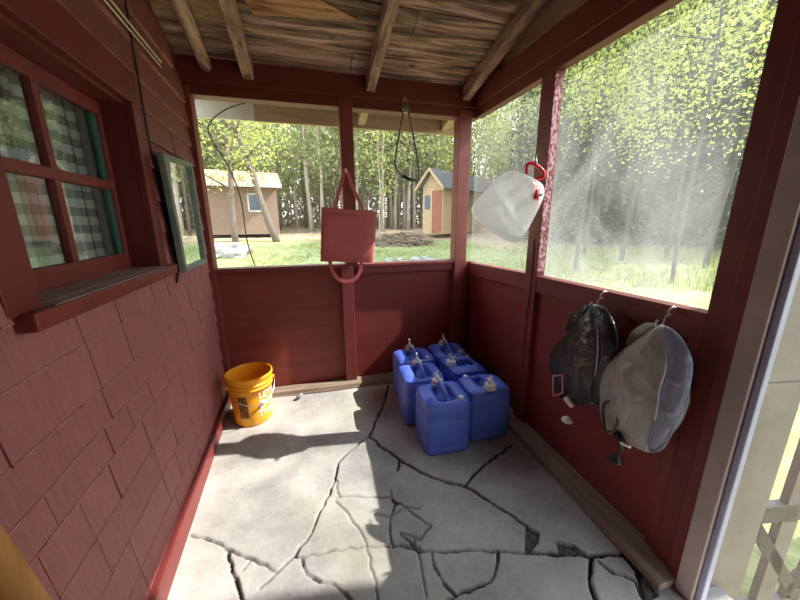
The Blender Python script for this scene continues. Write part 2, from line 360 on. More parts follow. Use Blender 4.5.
# ------------------------------------------------------------------ floor with real cracks
def jag(pts, step=.035, amp=.008, seed=0):
    rnd = random.Random(seed); out_ = []
    for a, b in zip(pts[:-1], pts[1:]):
        a = np.array(a); b = np.array(b); L = np.linalg.norm(b-a); k = max(1, int(L/step)); nrm = np.array([-(b-a)[1], (b-a)[0]])/max(L, 1e-6)
        for i in range(k): out_.append(a+(b-a)*i/k + (nrm*rnd.uniform(-amp, amp) if i else 0))
    out_.append(np.array(pts[-1])); return out_
def z8(l): return [(160+x/3, 400+y/3) for x, y in l]
def z1(l): return [(400+x/2.857, 420+y/2.857) for x, y in l]
CR = [  # pixel polylines and half width
 (.007, [(388, 384), (385, 400), (376, 420), (368, 437)]), (.004, z8([(628, 110), (600, 125), (560, 160), (535, 185), (525, 230), (510, 280), (480, 330), (465, 370), (440, 420), (405, 465), (350, 515), (300, 560)])),
 (.0065, z8([(628, 110), (680, 150), (720, 180), (780, 215)])+z1([(60, 150), (130, 175), (185, 188), (230, 215), (300, 260), (325, 275), (360, 300)])),
 (.006, z1([(185, 186), (215, 150), (260, 110), (320, 70)])),
 (.003, z1([(0, 355), (50, 370), (150, 372), (280, 372), (355, 378)])), (.007, z1([(355, 378), (450, 384), (550, 385), (640, 385), (672, 400)])),
 (.0045, z1([(280, 372), (275, 420), (258, 460), (200, 485), (130, 512)])), (.007, z1([(550, 385), (545, 430), (545, 470), (560, 512)])),
 (.004, z1([(565, 400), (610, 435), (675, 460), (690, 500)])), (.011, z1([(640, 385), (680, 425), (690, 470), (700, 512)])),
 (.003, z1([(90, 372), (95, 410), (125, 465), (160, 500)])), (.002, z1([(40, 340), (60, 420), (75, 500)])), (.002, z1([(0, 235), (40, 270), (90, 300), (60, 340), (0, 320)])),
 (.003, z8([(90, 403), (150, 420), (215, 450), (280, 475), (355, 515)])), (.005, z8([(205, 450), (215, 510), (235, 560), (245, 600)])),
 (.0025, z8([(400, 468), (430, 472), (500, 455), (610, 438), (650, 440), (780, 440)])), (.0035, z8([(425, 475), (440, 520), (480, 545), (520, 550), (575, 600)])),
 (.0018, z8([(525, 300), (570, 350), (610, 410), (630, 470), (655, 600)])), (.003, z8([(690, 270), (705, 310), (690, 350), (690, 400), (700, 440)])), (.002, z8([(640, 340), (690, 350), (740, 320), (780, 325)])),
 (.004, z8([(717, 182), (712, 210)])), (.002, z8([(245, 510), (270, 480)])), (.002, z8([(525, 230), (540, 290)])), (.002, z8([(525, 290), (600, 288), (690, 292)])), (.003, z8([(720, 400), (780, 455)])),
]
HOLES = [z1([(358, 300), (400, 325), (395, 350), (372, 378), (355, 375)]), z1([(445, 345), (500, 358), (540, 385), (455, 385)]), z8([(690, 290), (722, 312), (705, 318)]), z1([(640, 388), (690, 420), (740, 500), (700, 512), (684, 450)])]
def floor():
    s = .006; xs = np.arange(-.78, 1.46, s); ys = np.arange(.56, 2.76, s)
    X, Y = np.meshgrid(xs, ys); P = np.stack([X.ravel(), Y.ravel()], 1)
    depth = np.zeros(len(P)); rng = np.random.RandomState(3)
    # low frequency wobble of crack width
    for i, (w, px) in enumerate(CR):
        pts = jag([onz(*p)[:2] for p in px], .03, .007, i)
        for j, (a, b) in enumerate(zip(pts[:-1], pts[1:])):
            mn = np.minimum(a, b)-.05; mx = np.maximum(a, b)+.05
            idx = np.where((P[:, 0] > mn[0]) & (P[:, 0] < mx[0]) & (P[:, 1] > mn[1]) & (P[:, 1] < mx[1]))[0]
            if not len(idx): continue
            q = P[idx]; ab = b-a; t = np.clip(((q-a) @ ab)/(ab @ ab+1e-12), 0, 1); d = np.linalg.norm(q-a-t[:, None]*ab, axis=1)
            ww = max(w*rng.uniform(.55, 1.25), .0022)
            depth[idx] = np.maximum(depth[idx], np.clip((ww+.003-d)/.004, 0, 1)*min(1, ww/.0045))
    for h in HOLES:
        poly = np.array([onz(*p)[:2] for p in h]); inside = np.zeros(len(P), bool); k = len(poly)
        for i in range(k):
            a, b = poly[i], poly[(i+1) % k]
            c = (a[1] > P[:, 1]) != (b[1] > P[:, 1])
            inside ^= c & (P[:, 0] < (b[0]-a[0])*(P[:, 1]-a[1])/(b[1]-a[1]+1e-12)+a[0])
        depth[inside] = np.maximum(depth[inside], rng.uniform(.55, 1, inside.sum()))
    lump = .0025*np.sin(P[:, 0]*7+1.3)*np.cos(P[:, 1]*6) - .0025
    Z = lump - depth*.02
    nx, ny = len(xs), len(ys)
    V = np.column_stack([P, Z]).astype(np.float32)
    I = (np.arange(ny-1)[:, None]*nx+np.arange(nx-1)[None, :]).ravel()
    Fq = np.stack([I, I+1, I+1+nx, I+nx], 1).astype(np.int32)
    # coarse slab for the near end
    extra = np.array([(-.78, YN, 0), (1.46, YN, 0), (1.46, .56, -.002), (-.78, .56, -.002), (-.78, YN, -.25), (1.46, YN, -.25), (1.46, 2.76, -.25), (-.78, 2.76, -.25)], np.float32); b = len(V)
    V = np.vstack([V, extra]); Fq = np.vstack([Fq, np.array([[b, b+1, b+2, b+3], [b+7, b+6, b+5, b+4], [b, b+4, b+5, b+1], [b+2, b+1, b+5, b+6], [b, b+3, b+7, b+4]], np.int32)])
    me = bpy.data.meshes.new('floor'); me.vertices.add(len(V)); me.vertices.foreach_set('co', V.ravel())
    me.loops.add(len(Fq)*4); me.loops.foreach_set('vertex_index', Fq.ravel())
    me.polygons.add(len(Fq)); me.polygons.foreach_set('loop_start', np.arange(len(Fq), dtype=np.int32)*4); me.polygons.foreach_set('loop_total', np.full(len(Fq), 4, np.int32))
    me.update(calc_edges=True)
    at = me.attributes.new('crack', 'FLOAT', 'POINT'); at.data.foreach_set('value', np.concatenate([depth, np.zeros(8)]).astype(np.float32))
    me.materials.append(M['concrete'])
    o = bpy.data.objects.new('floor', me); C.objects.link(o); o['kind'] = 'structure'; return o
floor()

# ------------------------------------------------------------------ left wall: shingles, baseboard, window
mb = MB()
for (y0, y1, z0_, z1_) in ((YN, .95, 0, 3.3), (1.74, 2.76, 0, 3.3), (.95, 1.74, 0, 1.2), (.95, 1.74, 1.9, 3.3)):
    Lhex(mb, y0, y1, -.125, -.003, z0_, z1_)
# keep top under the roof
mb.v = [(x, y, min(z, ceil(y)+.02)) for x, y, z in mb.v]
lw = struct('wall_left', mb, M['redbeam'])
rs = random.Random(5); sh = MB(); lips = MB()
rows = [.085, .22, .375, .53, .68, .79, .905, 1.06, 1.19, 1.36, 1.51, 1.66, 1.78, 1.905, 2.03, 2.17, 2.31, 2.45, 2.59, 2.73, 2.87, 3.01]
def course(z0_, z1_, ya, yb):
    y = ya - rs.uniform(0, .12)
    while y < yb:
        w = rs.choice((.14, .17, .2, .24, .28))*rs.uniform(.9, 1.1)
        a, b = max(y, ya), min(y+w-rs.choice((.002, .003, .006)), yb); y += w
        if b-a < .02: continue
        zt = z1_+.02
        dz = rs.uniform(-.002, .002); n = .018+rs.uniform(-.002, .003)
        if zt > ceil(b)+.01: continue
        lips.hexa([(xl(a)+.002, a, z0_+dz-.001), (xl(a)+n+.0018, a, z0_+dz-.001), (xl(b)+n+.0018, b, z0_+dz-.001), (xl(b)+.002, b, z0_+dz-.001), (xl(a)+.002, a, z0_+dz+.0042), (xl(a)+n+.0012, a, z0_+dz+.0042), (xl(b)+n+.0012, b, z0_+dz+.0042), (xl(b)+.002, b, z0_+dz+.0042)])
        sh.hexa([(xl(a)-.002, a, z0_+dz), (xl(a)+n, a, z0_+dz), (xl(b)+n, b, z0_+dz), (xl(b)-.002, b, z0_+dz),
                 (xl(a)-.002, a, zt), (xl(a)+.0025, a, zt), (xl(b)+.0025, b, zt), (xl(b)-.002, b, zt)])
for a, b in zip(rows[:-1], rows[1:]):
    if 1.18 <= a < 2.02: course(a, b, YN, .87); course(a, b, 1.82, 2.7)
    else: course(a, b, YN, 2.7)
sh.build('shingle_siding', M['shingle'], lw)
lips.build('worn_butt_edge', M['worn'], lw)
struct('baseboard_left', Lhex(MB(), YN, 2.64, -.01, .047, -.01, .095), M['red'], bevel=.006)

win = bpy.data.objects.new('window_1', None); C.objects.link(win); win.location = (xl(1.34), 1.34, 1.2); win['kind'] = 'structure'
mb = MB()
Lhex(mb, .86, .965, -.01, .02, 1.2, 2.03); Lhex(mb, 1.735, 1.82, -.01, .02, 1.2, 2.03); Lhex(mb, .965, 1.735, -.01, .02, 1.895, 2.03)
mb.build('casing', M['redbeam'], win, bevel=.003)
mb = MB()
Lhex(mb, .945, .965, -.13, -.01, 1.2, 1.9); Lhex(mb, 1.735, 1.755, -.13, -.01, 1.2, 1.9); Lhex(mb, .965, 1.735, -.13, -.01, 1.88, 1.9)
mb.build('reveal', M['redbeam'], win)
mb = MB(); Lhex(mb, .885, 1.855, -.13, .05, 1.16, 1.205); mb.build('window_sill', M['red'], win, bevel=.005)
mb = MB(); Lhex(mb, .966, 1.734, -.12, .044, 1.2055, 1.2085); mb.build('sill_top', M['silltop'], win)
mb = MB()
Lhex(mb, .965, 1.735, -.125, -.095, 1.208, 1.275); Lhex(mb, .965, 1.735, -.125, -.095, 1.83, 1.882)
Lhex(mb, .965, .99, -.125, -.095, 1.275, 1.83); Lhex(mb, 1.705, 1.735, -.125, -.095, 1.275, 1.83)
Lhex(mb, 1.335, 1.365, -.12, -.092, 1.275, 1.83); Lhex(mb, .99, 1.705, -.12, -.090, 1.54, 1.575)
sash = mb.build('sash', M['red'], win, bevel=.003)
mb = MB(); Lhex(mb, 1.665, 1.704, -.124, -.104, 1.276, 1.829); mb.build('green_edge', M['darkgreen'], sash)
for ya, yb in ((.99, 1.335), (1.365, 1.667)):
    for za, zb in ((1.275, 1.54), (1.575, 1.83)):
        mb = MB(); Lhex(mb, ya, yb, -.112, -.109, za, zb); mb.build('pane', M['glass'], sash)
for ya, yb in ((.93, 1.36), (1.35, 1.715)):
    V_, F_ = [], []; n_ = 40
    for i in range(n_+1):
        y = ya+(yb-ya)*i/n_; x = xl(y)-.175+.012*math.sin(i*.9)+.006*math.sin(i*2.1)
        V_ += [(x, y, 1.22), (x, y, 1.9)]
        if i: k = 2*i; F_.append((k-2, k, k+1, k-1))
    cu = MB().add(V_, F_).build('curtain', M['plaid'], win, smooth=True)
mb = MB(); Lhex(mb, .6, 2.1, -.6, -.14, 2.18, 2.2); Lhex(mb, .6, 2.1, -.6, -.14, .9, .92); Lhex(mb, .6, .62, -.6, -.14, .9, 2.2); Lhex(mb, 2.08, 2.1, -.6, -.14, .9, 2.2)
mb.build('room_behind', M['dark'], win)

# ------------------------------------------------------------------ back wall
mb = MB(); mb.box(-.80, 1.45, 2.695, 2.72, -.02, 1.05)
bw = struct('wall_back', mb, M['redply'])
MB().box(-.76, -.70, 2.63, 2.73, .0, 2.28).build('post', M['red'], bw, bevel=.004)
MB().box(.222, .318, 2.63, 2.694, .04, 1.05).build('post', M['red'], bw, bevel=.004)
MB().box(.262, .362, 2.63, 2.73, 1.07, 2.28).build('post', M['red'], bw, bevel=.004)
MB().box(1.225, 1.335, 2.63, 2.74, .04, 2.28).build('post', M['red'], bw, bevel=.004)
MB().box(-.70, 1.225, 2.64, 2.74, 1.045, 1.072).build('sill_rail', M['red'], bw, bevel=.004)
MB().box(.362, 1.225, 2.662, 2.694, .985, 1.044).build('rail', M['red'], bw, bevel=.003)
mb = MB(); mb.box(-.80, 1.40, 2.64, 2.74, 2.228, 2.445); mb.box(-.8, 1.40, 2.622, 2.641, 2.30, 2.445); mb.build('beam', M['redbeam'], bw, bevel=.004)
struct('window_2', MB().box(-.699, .261, 2.725, 2.726, 1.05, 2.29), M['screenB'])
struct('window_3', MB().box(.363, 1.224, 2.725, 2.726, 1.05, 2.29), M['screenB'])
mb = MB().hexa([(-.66, 2.59, 0), (1.23, 2.52, 0), (1.23, 2.69, 0), (-.66, 2.69, 0), (-.66, 2.60, .04), (1.23, 2.54, .04), (1.23, 2.69, .04), (-.66, 2.69, .04)])
struct('baseboard_back', mb, M['rawwood'], bevel=.004)

# ------------------------------------------------------------------ right wall
mb = MB(); Rhex(mb, .67, 2.70, -.06, -.035, -.02, 1.05)
rw = struct('wall_right', mb, M['redply'])
p = Rhex(MB(), 1.685, 1.80, -.06, 0, 0, 2.22).build('post', M['red'], rw, bevel=.003)
Rhex(MB(), 1.682, 1.6845, -.05, -.003, 1.1, 2.18).build('worn_edge', M['speckle'], p)
mb = MB(); Rhex(mb, .648, .755, -.06, 0, 0, 2.22); Rhex(mb, .648, .69, 0, .012, 0, 2.22); mb.build('post', M['redbeam'], rw, bevel=.003)
mb = MB(); Rhex(mb, .755, .80, -.0345, -.01, 0, .985); mb.build('stud', M['red'], rw)
mb = MB(); Rhex(mb, .755, 1.685, -.06, 0, 1.06, 1.088, 1.045, 1.074); Rhex(mb, .755, 1.685, -.034, -.006, .985, 1.06, .97, 1.045); mb.build('sill_rail', M['red'], rw, bevel=.003)
mb = MB(); Rhex(mb, 1.80, 2.63, -.06, 0, 1.045, 1.074, 1.02, 1.048); Rhex(mb, 1.80, 2.63, -.034, -.006, .96, 1.045, .94, 1.02); mb.build('sill_rail', M['red'], rw, bevel=.003)
mb = MB(); Rhex(mb, YN, 2.63, -.06, .0, 2.13, 2.30, 2.228, 2.445); Rhex(mb, YN, 2.63, .0, .018, 2.19, 2.30, 2.30, 2.445); mb.build('beam', M['redbeam'], rw, bevel=.003)
mb = MB(); Rhex(mb, YN, 2.63, -.05, -.025, 2.29, ceil(YN)+.02, 2.42, ceil(2.63)+.02); mb.build('gable_board', M['gable'], rw)
mb = MB(); Rhex(mb, YN, -.15, -.06, -.035, -.02, 2.2); mb.build('near_panel', M['redply'], rw)
struct('window_4', Rhex(MB(), 1.802, 2.72, -.057, -.056, 1.03, 2.33), M['screenRs'])
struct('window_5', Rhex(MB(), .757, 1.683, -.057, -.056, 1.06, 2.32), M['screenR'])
mb = MB(); Rhex(mb, .65, 2.52, -.034, .098, 0, .036); struct('baseboard_right', mb, M['rawwoody'], bevel=.003)

struct('wall_front', MB().box(-.80, 1.42, YN-.03, YN, -.02, 3.3), M['redply'])
# door casing and the white screen door standing open
mb = MB(); Rhex(mb, .588, .647, -.06, .022, 0, 2.2); Rhex(mb, -.20, -.14, -.06, .022, 0, 2.2); Rhex(mb, -.14, .588, -.06, .022, 2.1, 2.2)
dc = struct('trim_1', mb, M['white'], bevel=.004)
mb = MB(); Rhex(mb, .568, .587, -.022, .008, 0, 2.1); mb.build('door_stop', M['skytint'], dc, bevel=.004)
dang = Vector((.985, -.17, 0)); dn = Vector((.17, .985, 0)); D0 = Vector((1.385, .615, 0))
def dpt(u, n, z): q = D0+dang*u+dn*n; return (q.x, q.y, z)
def dbar(mb, u0, z0_, u1, z1_, w0, th=.03):  # vertical-sided bar between two points, w0 = vertical thickness
    return mb.hexa([dpt(u0, 0, z0_-w0), dpt(u1, 0, z1_-w0), dpt(u1, th, z1_-w0), dpt(u0, th, z0_-w0), dpt(u0, 0, z0_), dpt(u1, 0, z1_), dpt(u1, th, z1_), dpt(u0, th, z0_)])
def drect(mb, u0, u1, za, zb, th=.03): return dbar(mb, u0, zb, u1, zb, zb-za, th)
door = bpy.data.objects.new('door_1', None); C.objects.link(door); door.location = dpt(0, 0, -.2); door['kind'] = 'structure'
W = .80
mb = drect(MB(), .0, .182, -.2, .879, .032); q = drect(MB(), 0, .182, .882, 1.95, .032); mb.add(q.v, q.f)
q = drect(MB(), .004, .178, .875, .885, .022); q.v = [tuple(Vector(v)+dn*.005) for v in q.v]; mb.add(q.v, q.f); mb.build('stile', M['doorwhite'], door, bevel=.002)
drect(MB(), W-.12, W, -.2, 1.95, .032).build('stile', M['doorwhite'], door, bevel=.002)
for za, zb in ((-.2, -.12), (.29, .366), (.88, .99), (1.85, 1.95)):
    drect(MB(), .183, W-.121, za, zb).build('rail', M['doorwhite'], door, bevel=.002)
for u0, u1 in ((.27, .34), (.46, .53)):
    drect(MB(), u0, u1, -.119, .289, .026).build('lattice_bar', M['doorwhite'], door)
    drect(MB(), u0, u1, .367, .879, .026).build('lattice_bar', M['doorwhite'], door)
dbar(MB(), .183, .293, .47, -.086, .075, .022).build('lattice_bar', M['doorwhite'], door)
dbar(MB(), .40, -.04, .679, .28, .075, .022).build('lattice_bar', M['doorwhite'], door)
drect(MB(), .183, W-.121, -.119, .879, .002).build('screen_mesh', M['screenRs'], door)
drect(MB(), .183, W-.121, .99, 1.849, .002).build('screen_mesh', M['screenRs'], door)

# ------------------------------------------------------------------ roof
rb = random.Random(11); boards = MB(); warm = MB()
y = 2.74; i = 0
while y > YN:
    w = rb.choice((.14, .16, .185)); y0 = y-w+.006
    splits = [-.86, 1.45]
    if i % 2: splits = [-.86, rb.uniform(-.1, .9), 1.45]
    for a, b in zip(splits[:-1], splits[1:]):
        d = rb.uniform(-.004, .004)
        t = boards
        t.hexa([(a, y0, ceil(y0)+d), (b-.004, y0, ceil(y0)+d), (b-.004, y, ceil(y)+d), (a, y, ceil(y)+d), (a, y0, ceil(y0)+d+.022), (b-.004, y0, ceil(y0)+d+.022), (b-.004, y, ceil(y)+d+.022), (a, y, ceil(y)+d+.022)])
    y -= w; i += 1
ce = struct('ceiling', boards, M['board'])
def slab(mb, x0, x1, ya, yb, lo, hi):
    return mb.hexa([(x0, ya, ceil(ya)+lo), (x1, ya, ceil(ya)+lo), (x1, yb, ceil(yb)+lo), (x0, yb, ceil(yb)+lo), (x0, ya, ceil(ya)+hi), (x1, ya, ceil(ya)+hi), (x1, yb, ceil(yb)+hi), (x0, yb, ceil(yb)+hi)])
slab(MB(), -.86, 1.62, YN-.1, 3.1, .03, .05).build('roof_deck', M['gable'], ce)
slab(MB(), -.72, -.30, 1.2, 2.30, -.012, -.004).build('flake_board_patch', M['osb'], ce)
MB().hexa([(x_, y_, ceil(y_)+d_) for d_ in (-.012, -.005) for x_, y_ in ((-.26, 2.12), (.10, 2.07), (.34, 2.16), (-.22, 2.235))]).build('orange_board', M['boardwarm'], ce)
p = [(-.575, yy, ceil(yy)-.042) for yy in (YN, 0, .8, 1.5, 2.1, 2.64)]
MB().tube([(x+.008*math.sin(k*2.1), yy, z) for k, (x, yy, z) in enumerate(p)], [.045, .043, .045, .04, .043, .038], 10).build('rafter', M['rafter'], ce, smooth=True)
for x0, x1, lo in ((-.365, -.295, -.1), (.465, .53, -.1), (1.235, 1.305, -.095)):
    slab(MB(), x0, x1, YN, 2.642 if x0 < 1 else 2.62, lo, -.006).build('rafter', M['rafter'], ce, bevel=.005)
# eave outside the back wall
MB().box(-.9, -.375, 3.09, 3.12, 2.213, 2.36).build('fascia', M['eavewhite'], ce)
MB().box(-.375, 1.46, 3.09, 3.12, 2.213, 2.36).build('fascia', M['eave'], ce)
for x0 in (.47, 1.25): slab(MB(), x0, x0+.06, 2.75, 3.088, -.09, .028).build('rafter_tail', M['eave'], ce)

MB().hexa([(1.60, YN, 2.375), (1.62, YN, 2.375), (1.62, 3.08, 2.37), (1.60, 3.08, 2.37), (1.60, YN, ceil(YN)+.03), (1.62, YN, ceil(YN)+.03), (1.62, 3.08, ceil(3.08)+.03), (1.60, 3.08, ceil(3.08)+.03)]).build('added_shade_fascia', M['eave'], ce)  # unseen side fascia added to keep sun off the lower shingles
# ------------------------------------------------------------------ mirror, wires, rods on the left wall
def Lp(y, n, z): return (xl(y)+n, y, z)
mt = thing('mirror', 'small mirror in a worn grey-green wooden frame leaning out from red shingles', 'mirror', Lp(2.28, .02, 1.13))
# frame stands off the wall at its near side
def onL(x, y, n): return onpl(x, y, (-.75+n, 2.71, 0), (1, .05, 0))
A = [onL(180, 273, .045), onL(203, 262, .03), onL(187, 163, .03), onL(156, 152, .045)]  # outer back corners
A = [np.array(a) for a in A]; nrm = np.array([1, .09, 0.]); nrm /= np.linalg.norm(nrm)
def quad(P, k):
    c = sum(P)/4; return [c+np.array(((q-c)[0]*k[0], (q-c)[1]*k[0], (q-c)[2]*k[1])) for q in P]
IN = quad(A, (.85, .915))
for i in range(4):
    j = (i+1) % 4; q = [A[i], A[j], IN[j], IN[i]]
    MB().hexa([*q, *[v+nrm*.028 for v in q]]).build('frame_rail', M['green'], mt, bevel=.003)
MB().hexa([*[v+nrm*.004 for v in quad(A, (.88, .935))], *[v+nrm*.012 for v in quad(A, (.88, .935))]]).build('mirror_glass', M['mirror'], mt)
MB().hexa([*[v-nrm*.004 for v in quad(A, (.96, .96))], *[v+nrm*.003 for v in quad(A, (.96, .96))]]).build('back_board', M['darkgreen'], mt)
w = smooth_path([Lp(1.87, .02, 2.62), Lp(1.86, .02, 2.32), Lp(1.85, .022, 2.02), Lp(1.86, .022, 1.73), Lp(1.95, .02, 1.55), Lp(2.02, .02, 1.36), Lp(2.01, .02, 1.22), Lp(1.93, .022, 1.14), Lp(1.90, .02, 1.10)])
prop(MB().tube(w, .005, 6).build('cable', M['wire'], smooth=True), 'dark cable running down red shingles between glazed window and mirror', 'cable')
t = thing('cane_rods', 'pair of thin pale cane rods joined at one end, fixed high on left wall', 'rods', Lp(1.9, .03, 2.2))
MB().tube([Lp(1.2, .03, 2.22), Lp(2.19, .03, 2.225)], .0045, 8).build('rod', M['rod'], t, smooth=True)
MB().tube([Lp(1.2, .03, 2.19), Lp(2.18, .03, 2.198)], .004, 8).build('rod', M['rod'], t, smooth=True)
for yy in (1.4, 2.2): MB().tube([Lp(yy, .008, 2.21), Lp(yy, .034, 2.21)], .006, 6).build('bracket', M['wire'], t)
w = smooth_path([ony(245, 103, 2.65), ony(225, 110, 2.66), ony(209, 124, 2.67), ony(212, 140, 2.67), ony(230, 170, 2.67), ony(241, 200, 2.67), ony(247, 240, 2.67), ony(255, 266, 2.66)])
prop(MB().tube(w, .0045, 6).build('cord', M['vine'], smooth=True), 'thin grey-brown cord hanging in a loose bend over the left back screen', 'cord')
bar = MB()
a, b = np.array((-.44, .63, .0)), np.array((-.60, .53, 1.45))
prop(bar.tube([a+(b-a)*k/12 for k in range(13)], [.027]*10+[.026, .023, .016], 14).build('wooden_pole', M['varnish'], smooth=True), 'varnished honey-brown wooden pole leaning at the foot of the shingled wall', 'pole')

# ------------------------------------------------------------------ tote bag
def Bp(px, py, Y=2.585): return ony(px, py, Y)
tb = thing('tote_bag', 'flat red canvas tote bag hanging by its handles on the centre post', 'bag', Bp(350, 265))
cor = [Bp(321.5, 207), Bp(377, 211.5), Bp(373.5, 263), Bp(320.5, 261.5)]
def pillow(cor, th, n=22, nrm=(0, -1, 0), seed=1, flat=.0):
    rnd = random.Random(seed); ph = [rnd.uniform(0, 6.28) for _ in range(6)]; nrm = np.array(nrm, float); m_ = MB(); V_ = []
    for side in (1, -1):
        for i in range(n+1):
            for j in range(n+1):
                u, v = j/n, i/n
                p = (cor[0]*(1-u)+cor[1]*u)*(1-v)+(cor[3]*(1-u)+cor[2]*u)*v
                e = (max(0, 4*u*(1-u))*max(0, 4*v*(1-v)))**.45 if flat == 0 else (max(0, 4*u*(1-u))**.3)*min(1, (.15+v))*max(0, 1-v**8)
                wv = .12*math.sin(u*5+v*4+ph[0])+.08*math.sin(u*9-v*7+ph[1])
                V_.append(p+nrm*side*th*e*(1+wv)+nrm*.004*math.sin(7*u+ph[2])*v)
    k = (n+1)**2; F_ = []
    for s_ in (0, 1):
        for i in range(n):
            for j in range(n):
                a = s_*k+i*(n+1)+j; F_.append((a, a+1, a+n+2, a+n+1))
    for idx in ([(0, j) for j in range(n+1)], [(i, n) for i in range(n+1)], [(n, n-j) for j in range(n+1)], [(n-i, 0) for i in range(n+1)]):
        for (i0, j0), (i1, j1) in zip(idx[:-1], idx[1:]):
            a = i0*(n+1)+j0; b = i1*(n+1)+j1; F_.append((a, b, k+b, k+a))
    return m_.add(V_, F_)
pillow(cor, .022, 24, (0, -1, 0), 3, 1).build('bag_body', M['tote'], tb, smooth=True)
def strap(pts, wv, th, name, m, par):
    """flat webbing: wv half width vector across"""
    pts = smooth_path(pts, 6); V_, F_ = [], []
    for k, q in enumerate(pts):
        t = pts[min(k+1, len(pts)-1)]-pts[max(k-1, 0)]; t /= np.linalg.norm(t)
        nn = np.array((0, -1., 0)); ac = np.cross(t, nn); ac /= np.linalg.norm(ac)
        V_ += [q+ac*wv-nn*th, q-ac*wv-nn*th, q-ac*wv+nn*th, q+ac*wv+nn*th]
        if k: b = 4*k; F_ += [(b-4+i, b-4+(i+1) % 4, b+(i+1) % 4, b+i) for i in range(4)]
    F_ += [(0, 1, 2, 3), (4*len(pts)-4, 4*len(pts)-3, 4*len(pts)-2, 4*len(pts)-1)]
    return MB().add(V_, F_).build(name, m, par)
strap([Bp(333, 214, 2.562), Bp(336, 203, 2.57), Bp(341, 185), Bp(344, 172), Bp(347.5, 172), Bp(353, 188), Bp(361, 205, 2.57), Bp(364, 214, 2.562)], .013, .002, 'handle', M['tote'], tb)
strap([Bp(329, 256, 2.56), Bp(331, 266), Bp(334, 274), Bp(340, 280), Bp(348, 281.5), Bp(355, 279), Bp(360, 272), Bp(361.5, 262)], .014, .002, 'handle', M['tote'], tb)
strap([Bp(322, 210, 2.566), Bp(340, 211.5, 2.563), Bp(360, 213, 2.563), Bp(376, 214.5, 2.566)], .014, .0015, 'hem', M['tote'], tb)
hk = np.array(Bp(345.5, 171, 2.585))
prop(MB().tube(smooth_path([(hk[0], 2.632, hk[2]+.02), (hk[0], 2.60, hk[2]+.012), (hk[0], 2.584, hk[2]-.012), (hk[0], 2.572, hk[2]-.008), (hk[0], 2.568, hk[2]+.014)]), .004, 8).build('wall_hook', M['metal'], smooth=True), 'small metal hook on the centre post holding the red tote bag', 'hook')

# ------------------------------------------------------------------ cable loop with grip hanging from the beam
lp = thing('cable_loop', 'dark rubber cable loop with black grip hanging from the back beam', 'loop', ony(408, 180, 2.59))
MB().tube(smooth_path([ony(405, 104, 2.59), ony(402, 120, 2.59), ony(398, 140, 2.585), ony(395.5, 158, 2.585), ony(396, 168, 2.585), ony(401, 175, 2.585), ony(406, 178, 2.585), ony(412, 180, 2.585), ony(418, 180, 2.585), ony(419, 172, 2.585), ony(416, 150, 2.585), ony(411, 125, 2.59), ony(407, 104, 2.59)]), .008, 8).build('cable', M['vine'], lp, smooth=True)
MB().tube([ony(403, 176.5, 2.585), ony(410, 179.5, 2.585), ony(418, 180.5, 2.585)], .014, 10).build('grip', M['black'], lp, smooth=True)
MB().tube(smooth_path([ony(404.5, 97, 2.59), ony(402.5, 104, 2.59), ony(403.5, 111, 2.59), ony(406, 112, 2.59), ony(407, 104, 2.59), ony(404.5, 97, 2.59)]), .006, 8).build('snap_clip', M['metal'], lp, smooth=True)
hk = ony(404.5, 97, 2.59)
prop(MB().tube([(hk[0], 2.625, hk[2]+.004), (hk[0], 2.585, hk[2]-.004), (hk[0], 2.578, hk[2]+.01)], .004, 8).build('nail', M['wire'], smooth=True), 'nail in the back beam that holds the rubber cable loop', 'nail')

# ------------------------------------------------------------------ bucket
BC = np.array((-.492, 2.335, .002))
bk = thing('bucket', 'yellow-orange plastic bucket with white lettering in the back left corner', 'bucket', BC)
br_ = lambda z: .126+.026*(z/.365)
prof = [(.0, .0), (.122, 0), (br_(0), .006), (br_(.1), .1), (br_(.2), .2), (br_(.27), .27), (br_(.27)+.006, .272), (br_(.27)+.006, .279), (br_(.28)+.001, .281), (br_(.3), .300), (br_(.3)+.007, .302), (br_(.3)+.007, .309), (br_(.31)+.001, .311),
        (br_(.335)+.001, .335), (br_(.34)+.006, .337), (br_(.36)+.006, .362), (br_(.36)+.003, .366), (br_(.36)-.003, .366), (br_(.35)-.004, .35), (br_(.1)-.004, .1), (br_(0)-.004, .008), (0, .006)]
mb = MB().lathe([(max(r, .0005), z) for r, z in prof], BC, 48, False); mb.build('pail', M['bucket'], bk, smooth=True, bevel=0)
def wrap_text(txt, size, ang0, zc, name, parent):
    cu = bpy.data.curves.new('t', 'FONT'); cu.body = txt; cu.size = size; cu.align_x = 'CENTER'; cu.align_y = 'CENTER'; cu.extrude = 0; cu.offset = size*.02; cu.resolution_u = 3
    to = bpy.data.objects.new('t', cu); C.objects.link(to)
    dg = bpy.context.evaluated_depsgraph_get(); dg.update(); me = bpy.data.meshes.new_from_object(to.evaluated_get(dg))
    bpy.data.objects.remove(to, do_unlink=True); bpy.data.curves.remove(cu)
    import bmesh
    bm = bmesh.new(); bm.from_mesh(me)
    bmesh.ops.subdivide_edges(bm, edges=[e for e in bm.edges if e.calc_length() > .01], cuts=3)
    for v in bm.verts:
        z = zc+v.co.y; r = br_(z)+.0015; a = ang0+v.co.x/r
        v.co = (r*math.cos(a), r*math.sin(a), z)
    bmesh.ops.recalc_face_normals(bm, faces=bm.faces); bm.to_mesh(me); bm.free(); me.name = name; me.materials.clear(); me.materials.append(M['ink'])
    o = bpy.data.objects.new(name, me); C.objects.link(o); o.parent = parent; so = o.modifiers.new('th', 'SOLIDIFY'); so.thickness = .0008; so.offset = 1
    return o
AT = math.radians(-34)
